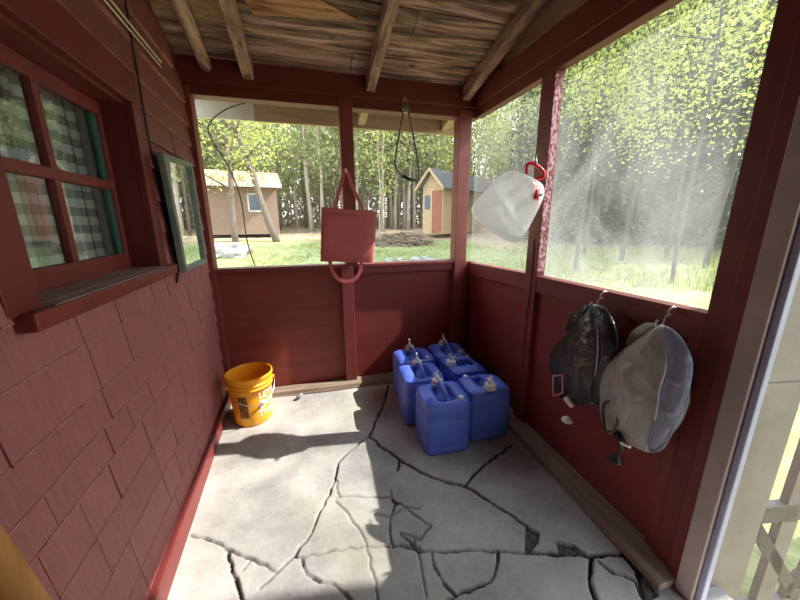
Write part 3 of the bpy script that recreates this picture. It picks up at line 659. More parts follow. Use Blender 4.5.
wrap_text("LET'S", .062, AT, .222, 'lettering', bk); wrap_text("DO", .088, AT, .150, 'lettering', bk); wrap_text("THIS.", .066, AT, .082, 'lettering', bk)
V_, F_ = [], []
for i in range(9):
    for z in (.07, .24):
        a = math.radians(-118)+i*math.radians(3.2); r = br_(z)+.0012; V_.append((BC[0]+r*math.cos(a), BC[1]+r*math.sin(a), BC[2]+z))
    if i: k = 2*i; F_.append((k-2, k, k+1, k-1))
MB().add(V_, F_).build('sticker', M['sticker'], bk)
# bail handle hanging across the front
e1, e2 = math.radians(-150), math.radians(12)
pts = []
for k in range(21):
    t = k/20; a = e1+(e2-e1)*t; r = .162+.012*math.sin(math.pi*t); pts.append((BC[0]+r*math.cos(a), BC[1]+r*math.sin(a), BC[2]+.292-.115*math.sin(math.pi*t)**1.2))
hb = MB().tube(pts, .0028, 8).build('bail_handle', M['metal'], bk, smooth=True)
MB().tube(pts[11:15], .009, 10).build('grip', M['cap'], hb, smooth=True)
for a in (e1, e2): MB().tube([(BC[0]+.146*math.cos(a), BC[1]+.146*math.sin(a), BC[2]+.292), (BC[0]+.166*math.cos(a), BC[1]+.166*math.sin(a), BC[2]+.292)], .012, 12).build('bail_ear', M['bucket'], bk)
pl = thing('pipe_stub', 'small pale pipe stub on the floor by the back batten', 'pipe stub', onz(297, 400))
c = onz(297, 400); MB().tube([c+(0, 0, .016), c+(.03, .012, .03), c+(.045, .02, .036)], .014, 10).build('stub', M['rock'], pl, smooth=True)
MB().tube([c+(.043, .019, .0355), c+(.047, .021, .037)], .0095, 10).build('dark_bore', M['black'], pl)

# ------------------------------------------------------------------ blue water jugs
def make_jug():
    root = thing('water_jug', '', 'water jug', (0, 0, 0))
    W_, D_, Hh = .150, .139, .345
    # body: rounded block built from stacked rounded-rectangle rings, top stepped down around the handle
    V_, F_ = [], []; n = 40
    def ring(w, d, z, rad):
        pts = []
        for k in range(n):
            a = 2*math.pi*(k+.5)/n; c_, s_ = math.cos(a), math.sin(a); e = .28
            pts.append((w*math.copysign(abs(c_)**e, c_), d*math.copysign(abs(s_)**e, s_), z))
        return pts
    levels = [(.90, .0), (.965, .006), (.985, .022), (.985, .038), (.968, .043), (.968, .05), (.985, .056), (1, .09), (1, .21), (.99, .216), (.975, .222), (.99, .228), (1, .235), (1, .285), (.99, .305), (.955, .325), (.88, .34), (.76, .3445), (.45, .346), (.02, .3465)]
    for s_, z in levels: V_ += ring(W_*s_, D_*s_, z, 0)
    for i in range(len(levels)-1):
        for k in range(n): F_.append((i*n+k, i*n+(k+1) % n, (i+1)*n+(k+1) % n, (i+1)*n+k))
    F_.append(tuple(range(n))[::-1])
    # scooped grip well in the middle of the top, shoulders left high
    V2 = []
    for x, y, z in V_:
        if z > .30:
            wx = math.exp(-((x/.060)**4)); wy = math.exp(-((y+.012)/.075)**4) if True else 0
            z = z - .05*wx*wy*min(1, (z-.30)/.03)
            if y < -.085: z -= .012*wx
        V2.append((x, y, z))
    # denser top
    body = MB().add(V2, F_).build('jug_body', M['blue'], root, smooth=True)
    return root, body, levels
jug, body, _ = make_jug()
# replace the coarse top fan with a dense height-field top for a crisp well and shoulder
def jug_top():
    V_, F_ = [], []; n = 34
    for i in range(n+1):
        for j in range(n+1):
            u, v = j/n*2-1, i/n*2-1
            x, y = u*.1425, v*.132
            # squircle squeeze to match the body outline
            k = (abs(u)**7+abs(v)**7)**(1/7); m_ = max(abs(u), abs(v)); f = (m_/k if k > 0 else 1); x *= f; y *= f
            r = max(abs(u), abs(v))
            z = .328+.020*(1-r**6)
            wx = 1/(1+math.exp((abs(x)-.052)/.006)); wy = 1/(1+math.exp((abs(y+.014)-.070)/.007)); z -= .058*wx*wy
            fl = 1/(1+math.exp((y+.076)/.008)); z -= .014*fl*(1-wx*wy)
            V_.append((x, y, z))
    for i in range(n):
        for j in range(n): a = i*(n+1)+j; F_.append((a, a+1, a+n+2, a+n+1))
    return V_, F_
me = body.data
keep = [p for p in me.polygons]
vv = [tuple(v.co) for v in me.vertices]; ff = [tuple(p.vertices) for p in keep if max(vv[i][2] for i in p.vertices) < .3262]
V_, F_ = jug_top(); b0 = len(vv)
nm = bpy.data.meshes.new('jug_body'); 
body_mb = MB(); body_mb.add(vv, ff); body_mb.add(V_, F_)
bpy.data.objects.remove(body, do_unlink=True)
body = body_mb.build('jug_body', M['blue'], jug, smooth=True)
hd = MB().tube(smooth_path([(0, .088, .325), (0, .072, .352), (0, .045, .364), (0, 0, .362), (0, -.04, .352), (0, -.066, .334), (0, -.078, .31)]), .0155, 12).build('carry_handle', M['blue'], jug, smooth=True)
cp_ = MB().lathe([(.040, .338), (.040, .35), (.036, .353), (.036, .366), (.033, .371), (.001, .372)], (0, .098, 0), 28).build('screw_cap', M['cap'], jug, smooth=False, bevel=.001)
mb = MB(); mb.lathe([(.011, .37), (.011, .396), (.009, .399), (.001, .4)], (0, .098, 0), 16); mb.tube([(-.001, .102, .388), (.0, .07, .392), (0, .06, .382)], [.008, .008, .009], 10)
mb.box(-.004, .004, .096, .118, .396, .425); mb.build('spigot', M['cap'], cp_, bevel=.001)
MB().lathe([(.016, .325), (.016, .342), (.013, .345), (.001, .346)], (.085, -.092, 0), 18).build('vent_cap', M['cap'], jug)
def dup(root, loc, rz, sc_=1):
    r = root.copy(); C.objects.link(r); r.location = loc; r.rotation_euler = (0, 0, rz)
    for ch in list(root.children):
        c_ = ch.copy(); C.objects.link(c_); c_.parent = r
        for g in ch.children:
            d = g.copy(); C.objects.link(d); d.parent = c_
    if sc_ != 1: r.scale = (sc_,)*3
    return r
JL = [((.745, 1.715, .0), -.03, 'blue water jug at front left of the six, lighter blue and nearest the camera'),
      ((1.058, 1.765, .0), math.pi-.04, 'blue water jug at front right of the six, beside the right wall batten'),
      ((.708, 2.035, .0), -.04, 'blue water jug in the middle of the left column of three jugs'),
      ((1.058, 2.072, .0), math.pi/2+.05, 'blue water jug in the middle of the right column, turned sideways'),
      ((.748, 2.335, .0), .03, 'blue water jug at the back of the left column of three jugs'),
      ((1.062, 2.372, .0), -.04, 'blue water jug in the far back corner, behind the one turned sideways')]
for i, (loc, rz, lab) in enumerate(JL):
    o = jug if i == 0 else dup(jug, loc, rz)
    o.location = loc; o.rotation_euler = (0, 0, rz); o.scale = (1, 1, 1.05); prop(o, lab, 'water jug', 'six blue water jugs on the floor')

# ------------------------------------------------------------------ solar shower bags on the right wall
def blob(outline, center, nfun, name, m, par, rings=14, base=.0):
    """pillow over an outline in the wall plane: outline/centre in pixels on plane n=ref, nfun(u,t,q) = thickness off the wall"""
    return None
def bag(outline_px, nref, peak_px, th, name, m, par, seed=0, n_out=64, back=.012, rings=12, power=.55):
    rnd = random.Random(seed); ph = [rnd.uniform(0, 6.28) for _ in range(5)]
    O = [onR(x, y, nref) for x, y in outline_px]; O.append(O[0]); O = smooth_path(O, max(2, n_out//len(outline_px)))[:-1]
    c_ = onR(*peak_px, nref); nrm = np.array((-1, .03, 0)); nrm /= np.linalg.norm(nrm)
    V_, F_ = [], []; k = len(O)
    for side, T in ((1, th), (-1, back)):
        for r in range(rings):
            t = 1-r/rings
            for i, o_ in enumerate(O):
                e = max(0, 1-t**2)**power
                a = i/k*6.283
                wob = 1+t*(.09*math.sin(2*a+ph[0]+3*t)+.06*math.sin(5*a+ph[1]-4*t))
                V_.append(c_+(o_-c_)*t+nrm*side*T*e*wob)
        V_.append(c_+nrm*side*T)
    S = rings*k+1
    for s_ in (0, 1):
        b = s_*S
        for r in range(rings-1):
            for i in range(k): F_.append((b+r*k+i, b+r*k+(i+1) % k, b+(r+1)*k+(i+1) % k, b+(r+1)*k+i))
        for i in range(k): F_.append((b+(rings-1)*k+i, b+(rings-1)*k+(i+1) % k, b+rings*k))
    for i in range(k): F_.append((i, (i+1) % k, S+(i+1) % k, S+i))
    return MB().add(V_, F_).build(name, m, par, smooth=True)
def hookR(px, py, label):
    q = onR(px, py, .02); q2 = onR(px, py, 0)
    x0 = xr(q[1]); 
    h = thing('s_hook', label, 'hook', (x0, q[1], q[2]))
    MB().tube(smooth_path([(x0+.006, q[1], q[2]+.018), (x0-.015, q[1], q[2]+.026), (x0-.033, q[1], q[2]+.012), (x0-.03, q[1], q[2]-.008), (x0-.02, q[1], q[2]-.004)]), .004, 8).build('screw_hook', M['metal'], h, smooth=True)
    MB().tube(smooth_path([(x0-.028, q[1], q[2]+.0), (x0-.045, q[1], q[2]-.014), (x0-.05, q[1], q[2]-.04), (x0-.07, q[1]+.004, q[2]-.05), (x0-.085, q[1]+.004, q[2]-.035), (x0-.08, q[1], q[2]-.018)]), .0035, 8).build('s_link', M['metal'], h, smooth=True)
hookR(603, 297, 'steel hook on the right sill rail holding the black shower bag')
hookR(671, 314, 'steel hook on the right sill rail holding the grey clear shower bag')
# black bag
g1 = thing('shower_bag', 'black vinyl camp shower bag with white nozzle hanging under the right screen', 'shower bag', onR(590, 405, .09), 'camp shower bags on hooks')
bag([(594, 304), (604, 308), (614, 325), (617.5, 345), (613, 370), (607, 392), (599, 403), (588, 406.5), (580, 405), (566, 400), (556, 393), (551, 378), (550.5, 358), (558, 343), (570, 331), (583, 316)], .075, (590, 362), .075, 'bag_body', M['filmdark'], g1, 2, back=.05)
bag([(596, 304), (607, 309), (616, 328), (618, 350), (611, 378), (602, 398), (592, 402), (595, 370), (597, 335)], .115, (605, 355), .035, 'side_gusset', M['filmblack'], g1, 5, back=.02)
bag([(593, 304), (583, 306), (572, 316), (566, 332), (576, 328), (588, 312)], .05, (578, 318), .02, 'top_flap', M['filmblack'], g1, 7)
sp1 = [onR(x, y, n) for x, y, n in ((595, 305, .10), (597, 320, .135), (598, 345, .155), (596, 370, .15), (592, 392, .12), (586, 405, .09))]
MB().tube(smooth_path(sp1), .0032, 6).build('seam', M['seam'], g1, smooth=True)
P_ = lambda x, y, n=.125: onR(x, y, n)
MB().tube([P_(554, 376), P_(562, 374.5), P_(563, 379)], .004, 6).build('pink_clip', M['pink'], g1) if False else None
mb = MB().tube([onR(553, 376, .15), onR(562.5, 375, .165), onR(562.5, 393, .165), onR(553.5, 396, .15)], .0045, 6, closed=True); mb.build('pink_clip', M['pink'], g1, smooth=True)
MB().tube([P_(566, 398), P_(570, 403), P_(572, 407)], [.016, .015, .009], 10).build('valve', M['cap'], g1, smooth=True)
MB().tube([P_(571, 405), P_(570, 413)], .005, 8).build('stem', M['black'], g1)
q = P_(567, 420); MB().lathe([(.006, .022), (.012, .016), (.026, .004), (.027, -.004), (.02, -.01), (.001, -.011)], q, 20).build('shower_head', M['cap'], g1, smooth=True)
MB().tube([P_(598, 402, .1), P_(600, 410, .1), P_(603, 412, .09)], .006, 8).build('tail_loop', M['black'], g1)
# grey bag
g2 = thing('shower_bag', 'grey clear vinyl camp shower bag with black nozzle, nearest the white door trim', 'shower bag', onR(650, 452, .09), 'camp shower bags on hooks')
bag([(661, 324), (673, 329), (684, 341), (691, 358), (690, 385), (683, 410), (672, 435), (663, 450), (651, 453), (638, 449), (622, 440), (608, 432), (603, 415), (602.5, 380), (608, 362), (620, 352), (640, 338)], .09, (640, 392), .08, 'bag_body', M['filmgrey'], g2, 4, back=.06)
bag([(611, 415), (609, 388), (613, 366), (626, 355), (640, 354), (648, 364), (649, 388), (645, 412), (634, 430), (620, 430)], .125, (632, 392), .058, 'front_panel', M['filmgrey'], g2, 11, back=.0)
bag([(664, 326), (675, 331), (686, 345), (692, 362), (690, 388), (680, 415), (668, 440), (655, 452), (648, 446), (657, 420), (661, 390), (668, 360), (668, 340)], .15, (675, 375), .03, 'side_gusset', M['filmblue'], g2, 6, back=.03)
bag([(658, 324), (645, 323), (632, 332), (626, 345), (640, 338), (654, 330)], .05, (640, 332), .02, 'top_flap', M['filmgrey'], g2, 8)
bag([(690, 385), (690, 402), (682, 422), (670, 435), (680, 412)], .05, (682, 408), .02, 'lower_flap', M['filmgrey'], g2, 9)
sp2 = [onR(x, y, n) for x, y, n in ((662, 326, .12), (667, 345, .165), (665, 370, .19), (659, 390, .195), (656, 415, .18), (650, 440, .14), (645, 450, .11))]
MB().tube(smooth_path(sp2), .0035, 6).build('seam', M['seam'], g2, smooth=True)
MB().tube(smooth_path([onR(x, y, .165) for x, y in ((605, 430), (603, 415), (604, 404), (610, 401), (616, 403), (620, 407))]), .0055, 8).build('hose', M['black'], g2, smooth=True)
MB().tube([onR(619, 407, .16), onR(617, 425, .17), onR(612, 432, .165), onR(605, 430, .165)], .0045, 8).build('hose', M['black'], g2, smooth=True)
MB().tube([onR(615, 433, .15), onR(621, 440, .15), onR(622, 450, .15)], [.016, .015, .01], 10).build('valve', M['black'], g2, smooth=True)
MB().tube([onR(621, 443, .165), onR(630, 447, .165)], .006, 8).build('white_clip', M['cap'], g2)
q = onR(616, 459, .15); MB().lathe([(.006, .035), (.008, .024), (.016, .012), (.026, .0), (.028, -.008), (.02, -.013), (.001, -.014)], q, 20).build('shower_head', M['black'], g2, smooth=True)

# ------------------------------------------------------------------ milky collapsible water bag on the middle post
wc = np.array((1.19, 1.75, 0)); wn = wc/np.linalg.norm(wc)
def Wp(x, y, n=0): return onpl(x, y, wc-wn*n, wn)
wb = thing('water_bag', 'milky white collapsible water bag with red tap hanging tilted from middle right post', 'water bag', Wp(510, 245))
cor = [Wp(508, 169), Wp(547.5, 188), Wp(517, 245.5), Wp(468, 212)]
V_, F_ = [], []
def wbag():
    n = 26; rnd = random.Random(4); V_ = []
    nr = -wn
    for side in (1, -1):
        for i in range(n+1):
            for j in range(n+1):
                u, v = j/n, i/n
                uu = .5+(u-.5)*(1+.03*math.sin(math.pi*v)); vv_ = .5+(v-.5)*(1+.03*math.sin(math.pi*u))
                au, av = abs(2*uu-1), abs(2*vv_-1); mm_ = max(au, av); kk = (au**5+av**5)**.2; ff_ = mm_/kk if kk > 0 else 1; uu = .5+(uu-.5)*ff_*1.05; vv_ = .5+(vv_-.5)*ff_*1.05
                p = (cor[0]*(1-uu)+cor[1]*uu)*(1-vv_)+(cor[3]*(1-uu)+cor[2]*uu)*vv_
                e = (4*u*(1-u)*4*v*(1-v))**.33
                cre = .13*(1-abs(math.sin(3.6*u+2.2*v+.4)))**2+.12*(1-abs(math.sin(5.6*v-2.4*u+1.1)))**2+.07*(1-abs(math.sin(9*u+5*v+.5)))**2+.03*math.sin(15*v-4*u)
                V_.append(p+nr*side*.115*e*(.74+1.5*cre))
    k = (n+1)**2; F_ = []
    for s_ in (0, 1):
        for i in range(n):
            for j in range(n): a = s_*k+i*(n+1)+j; F_.append((a, a+1, a+n+2, a+n+1))
    return MB().add(V_, F_)
wbag().build('bag_body', M['filmwhite'], wb, smooth=True)
MB().tube(smooth_path([Wp(527, 174, .03), Wp(527, 166, .03), Wp(531, 163, .03), Wp(537, 166, .03), Wp(543, 171, .03), Wp(543.5, 177, .03), Wp(536, 178.5, .03)]), [.008]+[.0115]*47+[.008], 10).build('carry_handle', M['redplastic'], wb, smooth=True) if False else \
MB().tube(smooth_path([Wp(527, 174, .03), Wp(527, 166, .03), Wp(531, 163, .03), Wp(537, 166, .03), Wp(543, 171, .03), Wp(543.5, 177, .03), Wp(536, 178.5, .03)]), .0095, 10).build('carry_handle', M['redplastic'], wb, smooth=True)
tp = MB().tube([Wp(536, 184, .03), Wp(535.5, 192, .05), Wp(535, 200, .06)], [.012, .022, .02], 14).build('tap', M['redplastic'], wb, smooth=True)
MB().tube([Wp(535, 197, .06), Wp(543, 194, .08)], [.010, .009], 10).build('spout', M['cap'], tp, smooth=True)
hk = Wp(536.5, 165, .0); 
xp = xr(1.74)
prop(MB().tube(smooth_path([(xp+.01, 1.735, hk[2]+.075), (xp-.012, 1.735, hk[2]+.085), (xp-.03, 1.735, hk[2]+.06), tuple(Wp(536.5, 160, .03)), tuple(Wp(537.5, 168, .03)), tuple(Wp(540, 165, .03))]), .0035, 8).build('wire_hook', M['metal'], smooth=True), 'looped wire hook on the middle right post above the milky water bag', 'hook')
prop(MB().tube(smooth_path([(xp-.004, 1.73, 2.2-.9+.0), (xp-.006, 1.722, 1.05), (xp-.005, 1.74, .7), (xp-.005, 1.735, .42)]), .003, 6).build('string', M['wire'], smooth=True), 'dark string hanging down the middle right post below the milky bag', 'string')

# ------------------------------------------------------------------ outdoors
def gz(x, y):
    R = np.sqrt((np.asarray(x)-.7)**2+(np.asarray(y)-1)**2)
    return -.3+np.clip(R-1.8, 0, 1.4)*.11 + .067*np.clip(R-3.2, 0, 17) + .012*np.clip(R-20.2, 0, 60)
def ground():
    rad = np.concatenate([np.linspace(.05, 12, 60), np.linspace(12.4, 30, 50), np.linspace(32, 90, 24)]); na = 160
    V_ = [(.7, 1, -.3)]; law = [1.0]; F_ = []
    for r in rad:
        for k in range(na):
            a = 2*math.pi*k/na; x, y = .7+r*math.cos(a), 1+r*math.sin(a)
            z = float(gz(x, y))+.03*math.sin(x*1.7)*math.sin(y*1.3)*min(1, r/6)
            V_.append((x, y, z)); edge = 13.5+1.5*math.sin(a*5)+1.0*math.sin(a*11+1)
            law.append(float(np.clip((edge-r)/3+.5, 0, 1)))
    for k in range(na): F_.append((0, 1+k, 1+(k+1) % na))
    for i in range(len(rad)-1):
        for k in range(na): a = 1+i*na; F_.append((a+k, a+na+k, a+na+(k+1) % na, a+(k+1) % na))
    o = MB().add(V_, F_).build('ground', M['ground'], smooth=True)
    at = o.data.attributes.new('lawn', 'FLOAT', 'POINT'); at.data.foreach_set('value', np.array(law, np.float32))
    o['kind'] = 'structure'
ground()
def raw_mesh(name, V_, nv, m):
    """faces of nv consecutive vertices"""
    V_ = np.asarray(V_, np.float32); k = len(V_)//nv
    me = bpy.data.meshes.new(name); me.vertices.add(len(V_)); me.vertices.foreach_set('co', V_.ravel())
    me.loops.add(len(V_)); me.loops.foreach_set('vertex_index', np.arange(len(V_), dtype=np.int32))
    me.polygons.add(k); me.polygons.foreach_set('loop_start', np.arange(k, dtype=np.int32)*nv); me.polygons.foreach_set('loop_total', np.full(k, nv, np.int32))
    me.update(calc_edges=True); me.materials.append(m); return me
def leaf_mesh(name, centers, spread, per, size, m, seed, flat=.6):
    rng = np.random.RandomState(seed); cs = np.repeat(np.asarray(centers), per, 0)
    P = cs+rng.normal(0, 1, cs.shape)*spread; k = len(P)
    d = rng.normal(0, 1, (k, 3)); d[:, 2] *= flat; d /= np.linalg.norm(d, axis=1)[:, None]
    q = np.cross(d, rng.normal(0, 1, (k, 3))); q /= np.linalg.norm(q, axis=1)[:, None]
    s = size*rng.uniform(.6, 1.25, k)[:, None]
    V_ = np.stack([P-d*s*.5, P+q*s*.3, P+d*s*.5, P-q*s*.3], 1).reshape(-1, 3)
    return raw_mesh(name, V_, 4, m)
def make_tree(name, label, cat, group, h, r, crown0, crad, nclus, per, size, lm, bm_, seed, spread=.35, lean=0, conical=False, nbr=8):
    rnd = random.Random(seed); root = thing(name, label, cat, (0, 0, 0), group)
    pts = [(lean*k/8+.04*math.sin(k*1.7+seed), .04*math.cos(k*1.3+seed), h*k/8-.25) for k in range(9)]
    mb = MB().tube(pts, [r*(1-.085*k) for k in range(9)], 8)
    cl = []
    for i in range(nclus):
        f = rnd.random(); z = crown0+(h-crown0)*f; a = rnd.uniform(0, 6.283)
        R = crad*(1-f if conical else (.45+.55*math.sin(math.pi*min(.97, .1+f*.85))))*math.sqrt(rnd.uniform(.08, 1))
        x0 = lean*z/h; c_ = (x0+R*math.cos(a), R*math.sin(a), z-(.15*R if conical else -.1*R)); cl.append(c_)
        if i < nbr: mb.tube([(x0, 0, z-.35*R-.1), (x0+R*.5*math.cos(a), R*.5*math.sin(a), z-.15*R), c_], [r*.32, r*.2, r*.08], 5)
    mb.build('trunk', bm_, root, smooth=True)
    me = leaf_mesh('foliage', cl, spread, per, size, lm, seed+50)
    o = bpy.data.objects.new('foliage', me); C.objects.link(o); o.parent = root
    return root
def place(root, first, x, y, rz, s):
    o = root if first else dup(root, (0, 0, 0), 0)
    o.location = (x, y, float(gz(x, y))); o.rotation_euler = (0, 0, rz); o.scale = (s, s, s); return o
def pol(ang, d): a = math.radians(ang); return d*math.sin(a), d*math.cos(a)   # bearing from the porch, 0 = straight back, + = right
BL, BG = 'thin straight woodland tree in the forest behind the back lawn', 'woodland trees behind the back lawn'
protos = [make_tree('woodland_tree', BL, 'tree', BG, 10, .11, 3.2, 1.5, 26, 30, .2, M['leafolive'], M['barkpale'], 21, .38, .4),
          make_tree('woodland_tree', BL, 'tree', BG, 9, .09, 2.6, 1.3, 24, 30, .2, M['leafolive'], M['bark'], 22, .36, -.3),
          make_tree('woodland_tree', BL, 'tree', BG, 11, .12, 3.72, 1.7, 30, 30, .22, M['leafolive'], M['barkpale'], 23, .42, .1),
          make_tree('woodland_tree', BL, 'tree', BG, 7.5, .055, 2.0, 1.4, 26, 28, .18, M['leaf'], M['barkpale'], 24, .36, .2)]
rf = random.Random(33); used = [False]*4; cnt = 0
for i in range(330):
    d = 18.5+rf.random()**1.3*20; ang = rf.uniform(-30, 43)
    x, y = pol(ang, d)
    if y < 12 or (-6.5 < x < 0 and 14 < y < 21) or (4.5 < x < 13 and 12 < y < 20): continue
    k = rf.choice((0, 1, 1, 2, 3, 3)); place(protos[k], not used[k], x, y, rf.uniform(0, 6.28), rf.uniform(.8, 1.2)); used[k] = True
RL, RG = 'tall yellow-green leafy tree beyond the hazy right-hand screens', 'leafy trees beyond the right-hand screens'
rt = [make_tree('leafy_tree', RL, 'tree', RG, 10, .06, 3.6, 2.2, 70, 56, .1, M['leaf'], M['barkdark'], 41, .42, .3, nbr=16),
      make_tree('leafy_tree', RL, 'tree', RG, 9, .055, 3.2, 1.9, 64, 56, .1, M['leaf'], M['barkdark'], 42, .4, -.2, nbr=16)]
for i, (ang, d, s) in enumerate([(44, 9.2, .8), (56, 8.6, .75), (39, 13.5, 1), (45, 12.2, 1.0), (50, 11.2, 1.05), (55, 11.8, 1.1), (59, 10.6, 1.0), (42, 16, 1.1), (48, 15.5, 1.2), (53, 16, 1.2), (61, 14, 1.2), (35, 16.5, 1.0), (57, 14.5, 1.2)]):
    x, y = pol(ang, d); place(rt[i % 2], i < 2, x, y, rf.uniform(0, 6.28), s)
DL, DG = 'dark evergreen tree in the shaded wood beyond the right-hand screens', 'dark evergreens beyond the right-hand screens'
dk = make_tree('evergreen_tree', DL, 'tree', DG, 9, .1, .4, 2.1, 150, 40, .16, M['leafdark'], M['barkdark'], 61, .34, 0, True, 20)
for i in range(26):
    ang = 37+i*1.05+rf.uniform(-.5, .5); d = rf.uniform(14.5, 19); x, y = pol(ang, d); place(dk, i == 0, x, y, rf.uniform(0, 6.28), rf.uniform(.85, 1.25))
# thicket: bare twigs and undergrowth between the trunks, uncountable
def thicket(name, label, a0, a1, d0, d1, zt, k, size, m, seed, low=0.):
    rng = np.random.RandomState(seed); ang = np.radians(rng.uniform(a0, a1, k)); d = rng.uniform(d0, d1, k)
    x, y = d*np.sin(ang), d*np.cos(ang); z = gz(x, y)+low+zt*rng.uniform(0, 1, k)**1.3
    P = np.stack([x, y, z], 1); t = rng.normal(0, 1, (k, 3)); t[:, 2] *= 1.4; t /= np.linalg.norm(t, axis=1)[:, None]
    q = np.cross(t, rng.normal(0, 1, (k, 3))); q /= np.linalg.norm(q, axis=1)[:, None]; s_ = size*rng.uniform(.5, 1.4, k)[:, None]
    me = raw_mesh(name, np.stack([P-t*s_, P+q*s_*.35, P+t*s_, P-q*s_*.35], 1).reshape(-1, 3), 4, m)
    o = bpy.data.objects.new(name, me); C.objects.link(o); prop(o, label, 'undergrowth', kind='stuff')
thicket('undergrowth', 'brown twiggy undergrowth between the trunks behind the back lawn', -34, 44, 26, 46, 4.0, 26000, .24, M['twig'], 3)
thicket('canopy_leaves', 'olive canopy leaves of the forest behind the back lawn', -34, 44, 24, 48, 12, 22000, .26, M['leafolive'], 4, 3.2)
thicket('shaded_undergrowth', 'dark shaded undergrowth beyond the right-hand screens', 38, 70, 15, 24, 12, 40000, .17, M['leafdark'], 5)
# two big trees by the brown cabin, one leaning
t1 = make_tree('maple_tree', 'grey tree trunk leaning left in front of the brown cabin window', 'tree', None, 8, .16, 3.2, 2.2, 34, 42, .15, M['leaf'], M['bark'], 71, .42, -2.0)
place(t1, True, -1.42, 15.4, 0, 1); 
t2 = make_tree('maple_tree', 'upright tree with bright green leaves left of the cabin window', 'tree', None, 8, .14, 2.4, 2.3, 40, 42, .15, M['leaf'], M['bark'], 72, .42, .2)
place(t2, True, -3.1, 15.3, 0, 1)
# unseen tree added right of frame to cut sun off the near floor
t3 = make_tree('added_shade_tree', 'added unseen bare-trunked tree shading the near floor, beyond the open white door', 'tree', None, 9, .21, 7, 1.6, 16, 26, .14, M['leaf'], M['bark'], 73, .4, 0)
place(t3, True, 4.5, .30, 0, 1)
# grass
def grass():
    rng = np.random.RandomState(9); k = 26000
    ang = np.radians(rng.uniform(-32, 68, k)); d = 3.2+rng.uniform(0, 1, k)**.8*10.5
    x, y = d*np.sin(ang)+.3, d*np.cos(ang)+.6; ok = (y > 3.3) | (x > 2.0); x, y = x[ok], y[ok]; k = len(x)
    patch = np.sin(x*1.3+.5)*np.sin(y*1.1)+.5*np.sin(x*3.1)*np.sin(y*2.7+1)
    right = (np.degrees(np.arctan2(x, y)) > 36)
    h = rng.uniform(.05, .13, k)*np.where(patch > -.1, 1, .35)*np.where(right, 2.0, 1.0); z = gz(x, y)-.02
    th = rng.uniform(0, 6.28, k); wv = np.where(right, .016, .013); b = np.stack([np.cos(th)*wv, np.sin(th)*wv, 0*x], 1); c_ = np.stack([x, y, z], 1)
    tip = c_+np.stack([rng.normal(0, .03, k), rng.normal(0, .03, k), h], 1)
    me = raw_mesh('grass', np.stack([c_-b, c_+b, tip], 1).reshape(-1, 3), 3, M['grass'])
    o = bpy.data.objects.new('grass', me); C.objects.link(o); prop(o, 'sunlit green grass of the lawn around the porch', 'grass', kind='stuff')
grass()
# brown cabin
def local(origin, ang):
    ca, sa = math.cos(ang), math.sin(ang); return lambda u, v, w: (origin[0]+ca*u-sa*v, origin[1]+sa*u+ca*v, origin[2]+w)
def lbox(T, u0, u1, v0, v1, w0, w1): return MB().hexa([T(u0, v0, w0), T(u1, v0, w0), T(u1, v1, w0), T(u0, v1, w0), T(u0, v0, w1), T(u1, v0, w1), T(u1, v1, w1), T(u0, v1, w1)])
cab = thing('cabin', 'low brown cabin with leaf-strewn roof and white framed window, behind the left lawn', 'cabin', (-2.9, 17, 1.1))
T = local((-4.9, 16.6, 1.0), math.radians(8))
lbox(T, 0, 3.5, 0, 3.2, -.1, 2.15).build('wall', M['cabinwall'], cab)
MB().hexa([T(-.3, -.55, 2.05), T(3.72, -.55, 2.05), T(3.72, 1.7, 2.85), T(-.3, 1.7, 2.85), T(-.3, -.55, 2.15), T(3.72, -.55, 2.15), T(3.72, 1.7, 2.95), T(-.3, 1.7, 2.95)]).build('roof', M['cabinroof'], cab)
MB().hexa([T(-.3, 1.7, 2.85), T(3.72, 1.7, 2.85), T(3.72, 3.7, 2.1), T(-.3, 3.7, 2.1), T(-.3, 1.7, 2.95), T(3.72, 1.7, 2.95), T(3.72, 3.7, 2.2), T(-.3, 3.7, 2.2)]).build('roof', M['cabinroof'], cab)
w_ = MB()
for a in ((2.20, 2.27, .95, 1.75), (2.73, 2.80, .95, 1.75), (2.20, 2.80, .93, 1.0), (2.20, 2.80, 1.7, 1.77)):
    q = lbox(T, a[0], a[1], -.05, .0, a[2], a[3]); w_.add(q.v, q.f)
wf = w_.build('window_frame', M['eavewhite'], cab); lbox(T, 2.27, 2.73, -.03, -.005, 1.0, 1.7).build('pane', M['bluepane'], wf)
lbox(T, -.3, 3.72, -.58, -.55, 2.0, 2.17).build('fascia', M['eavewhite'], cab)
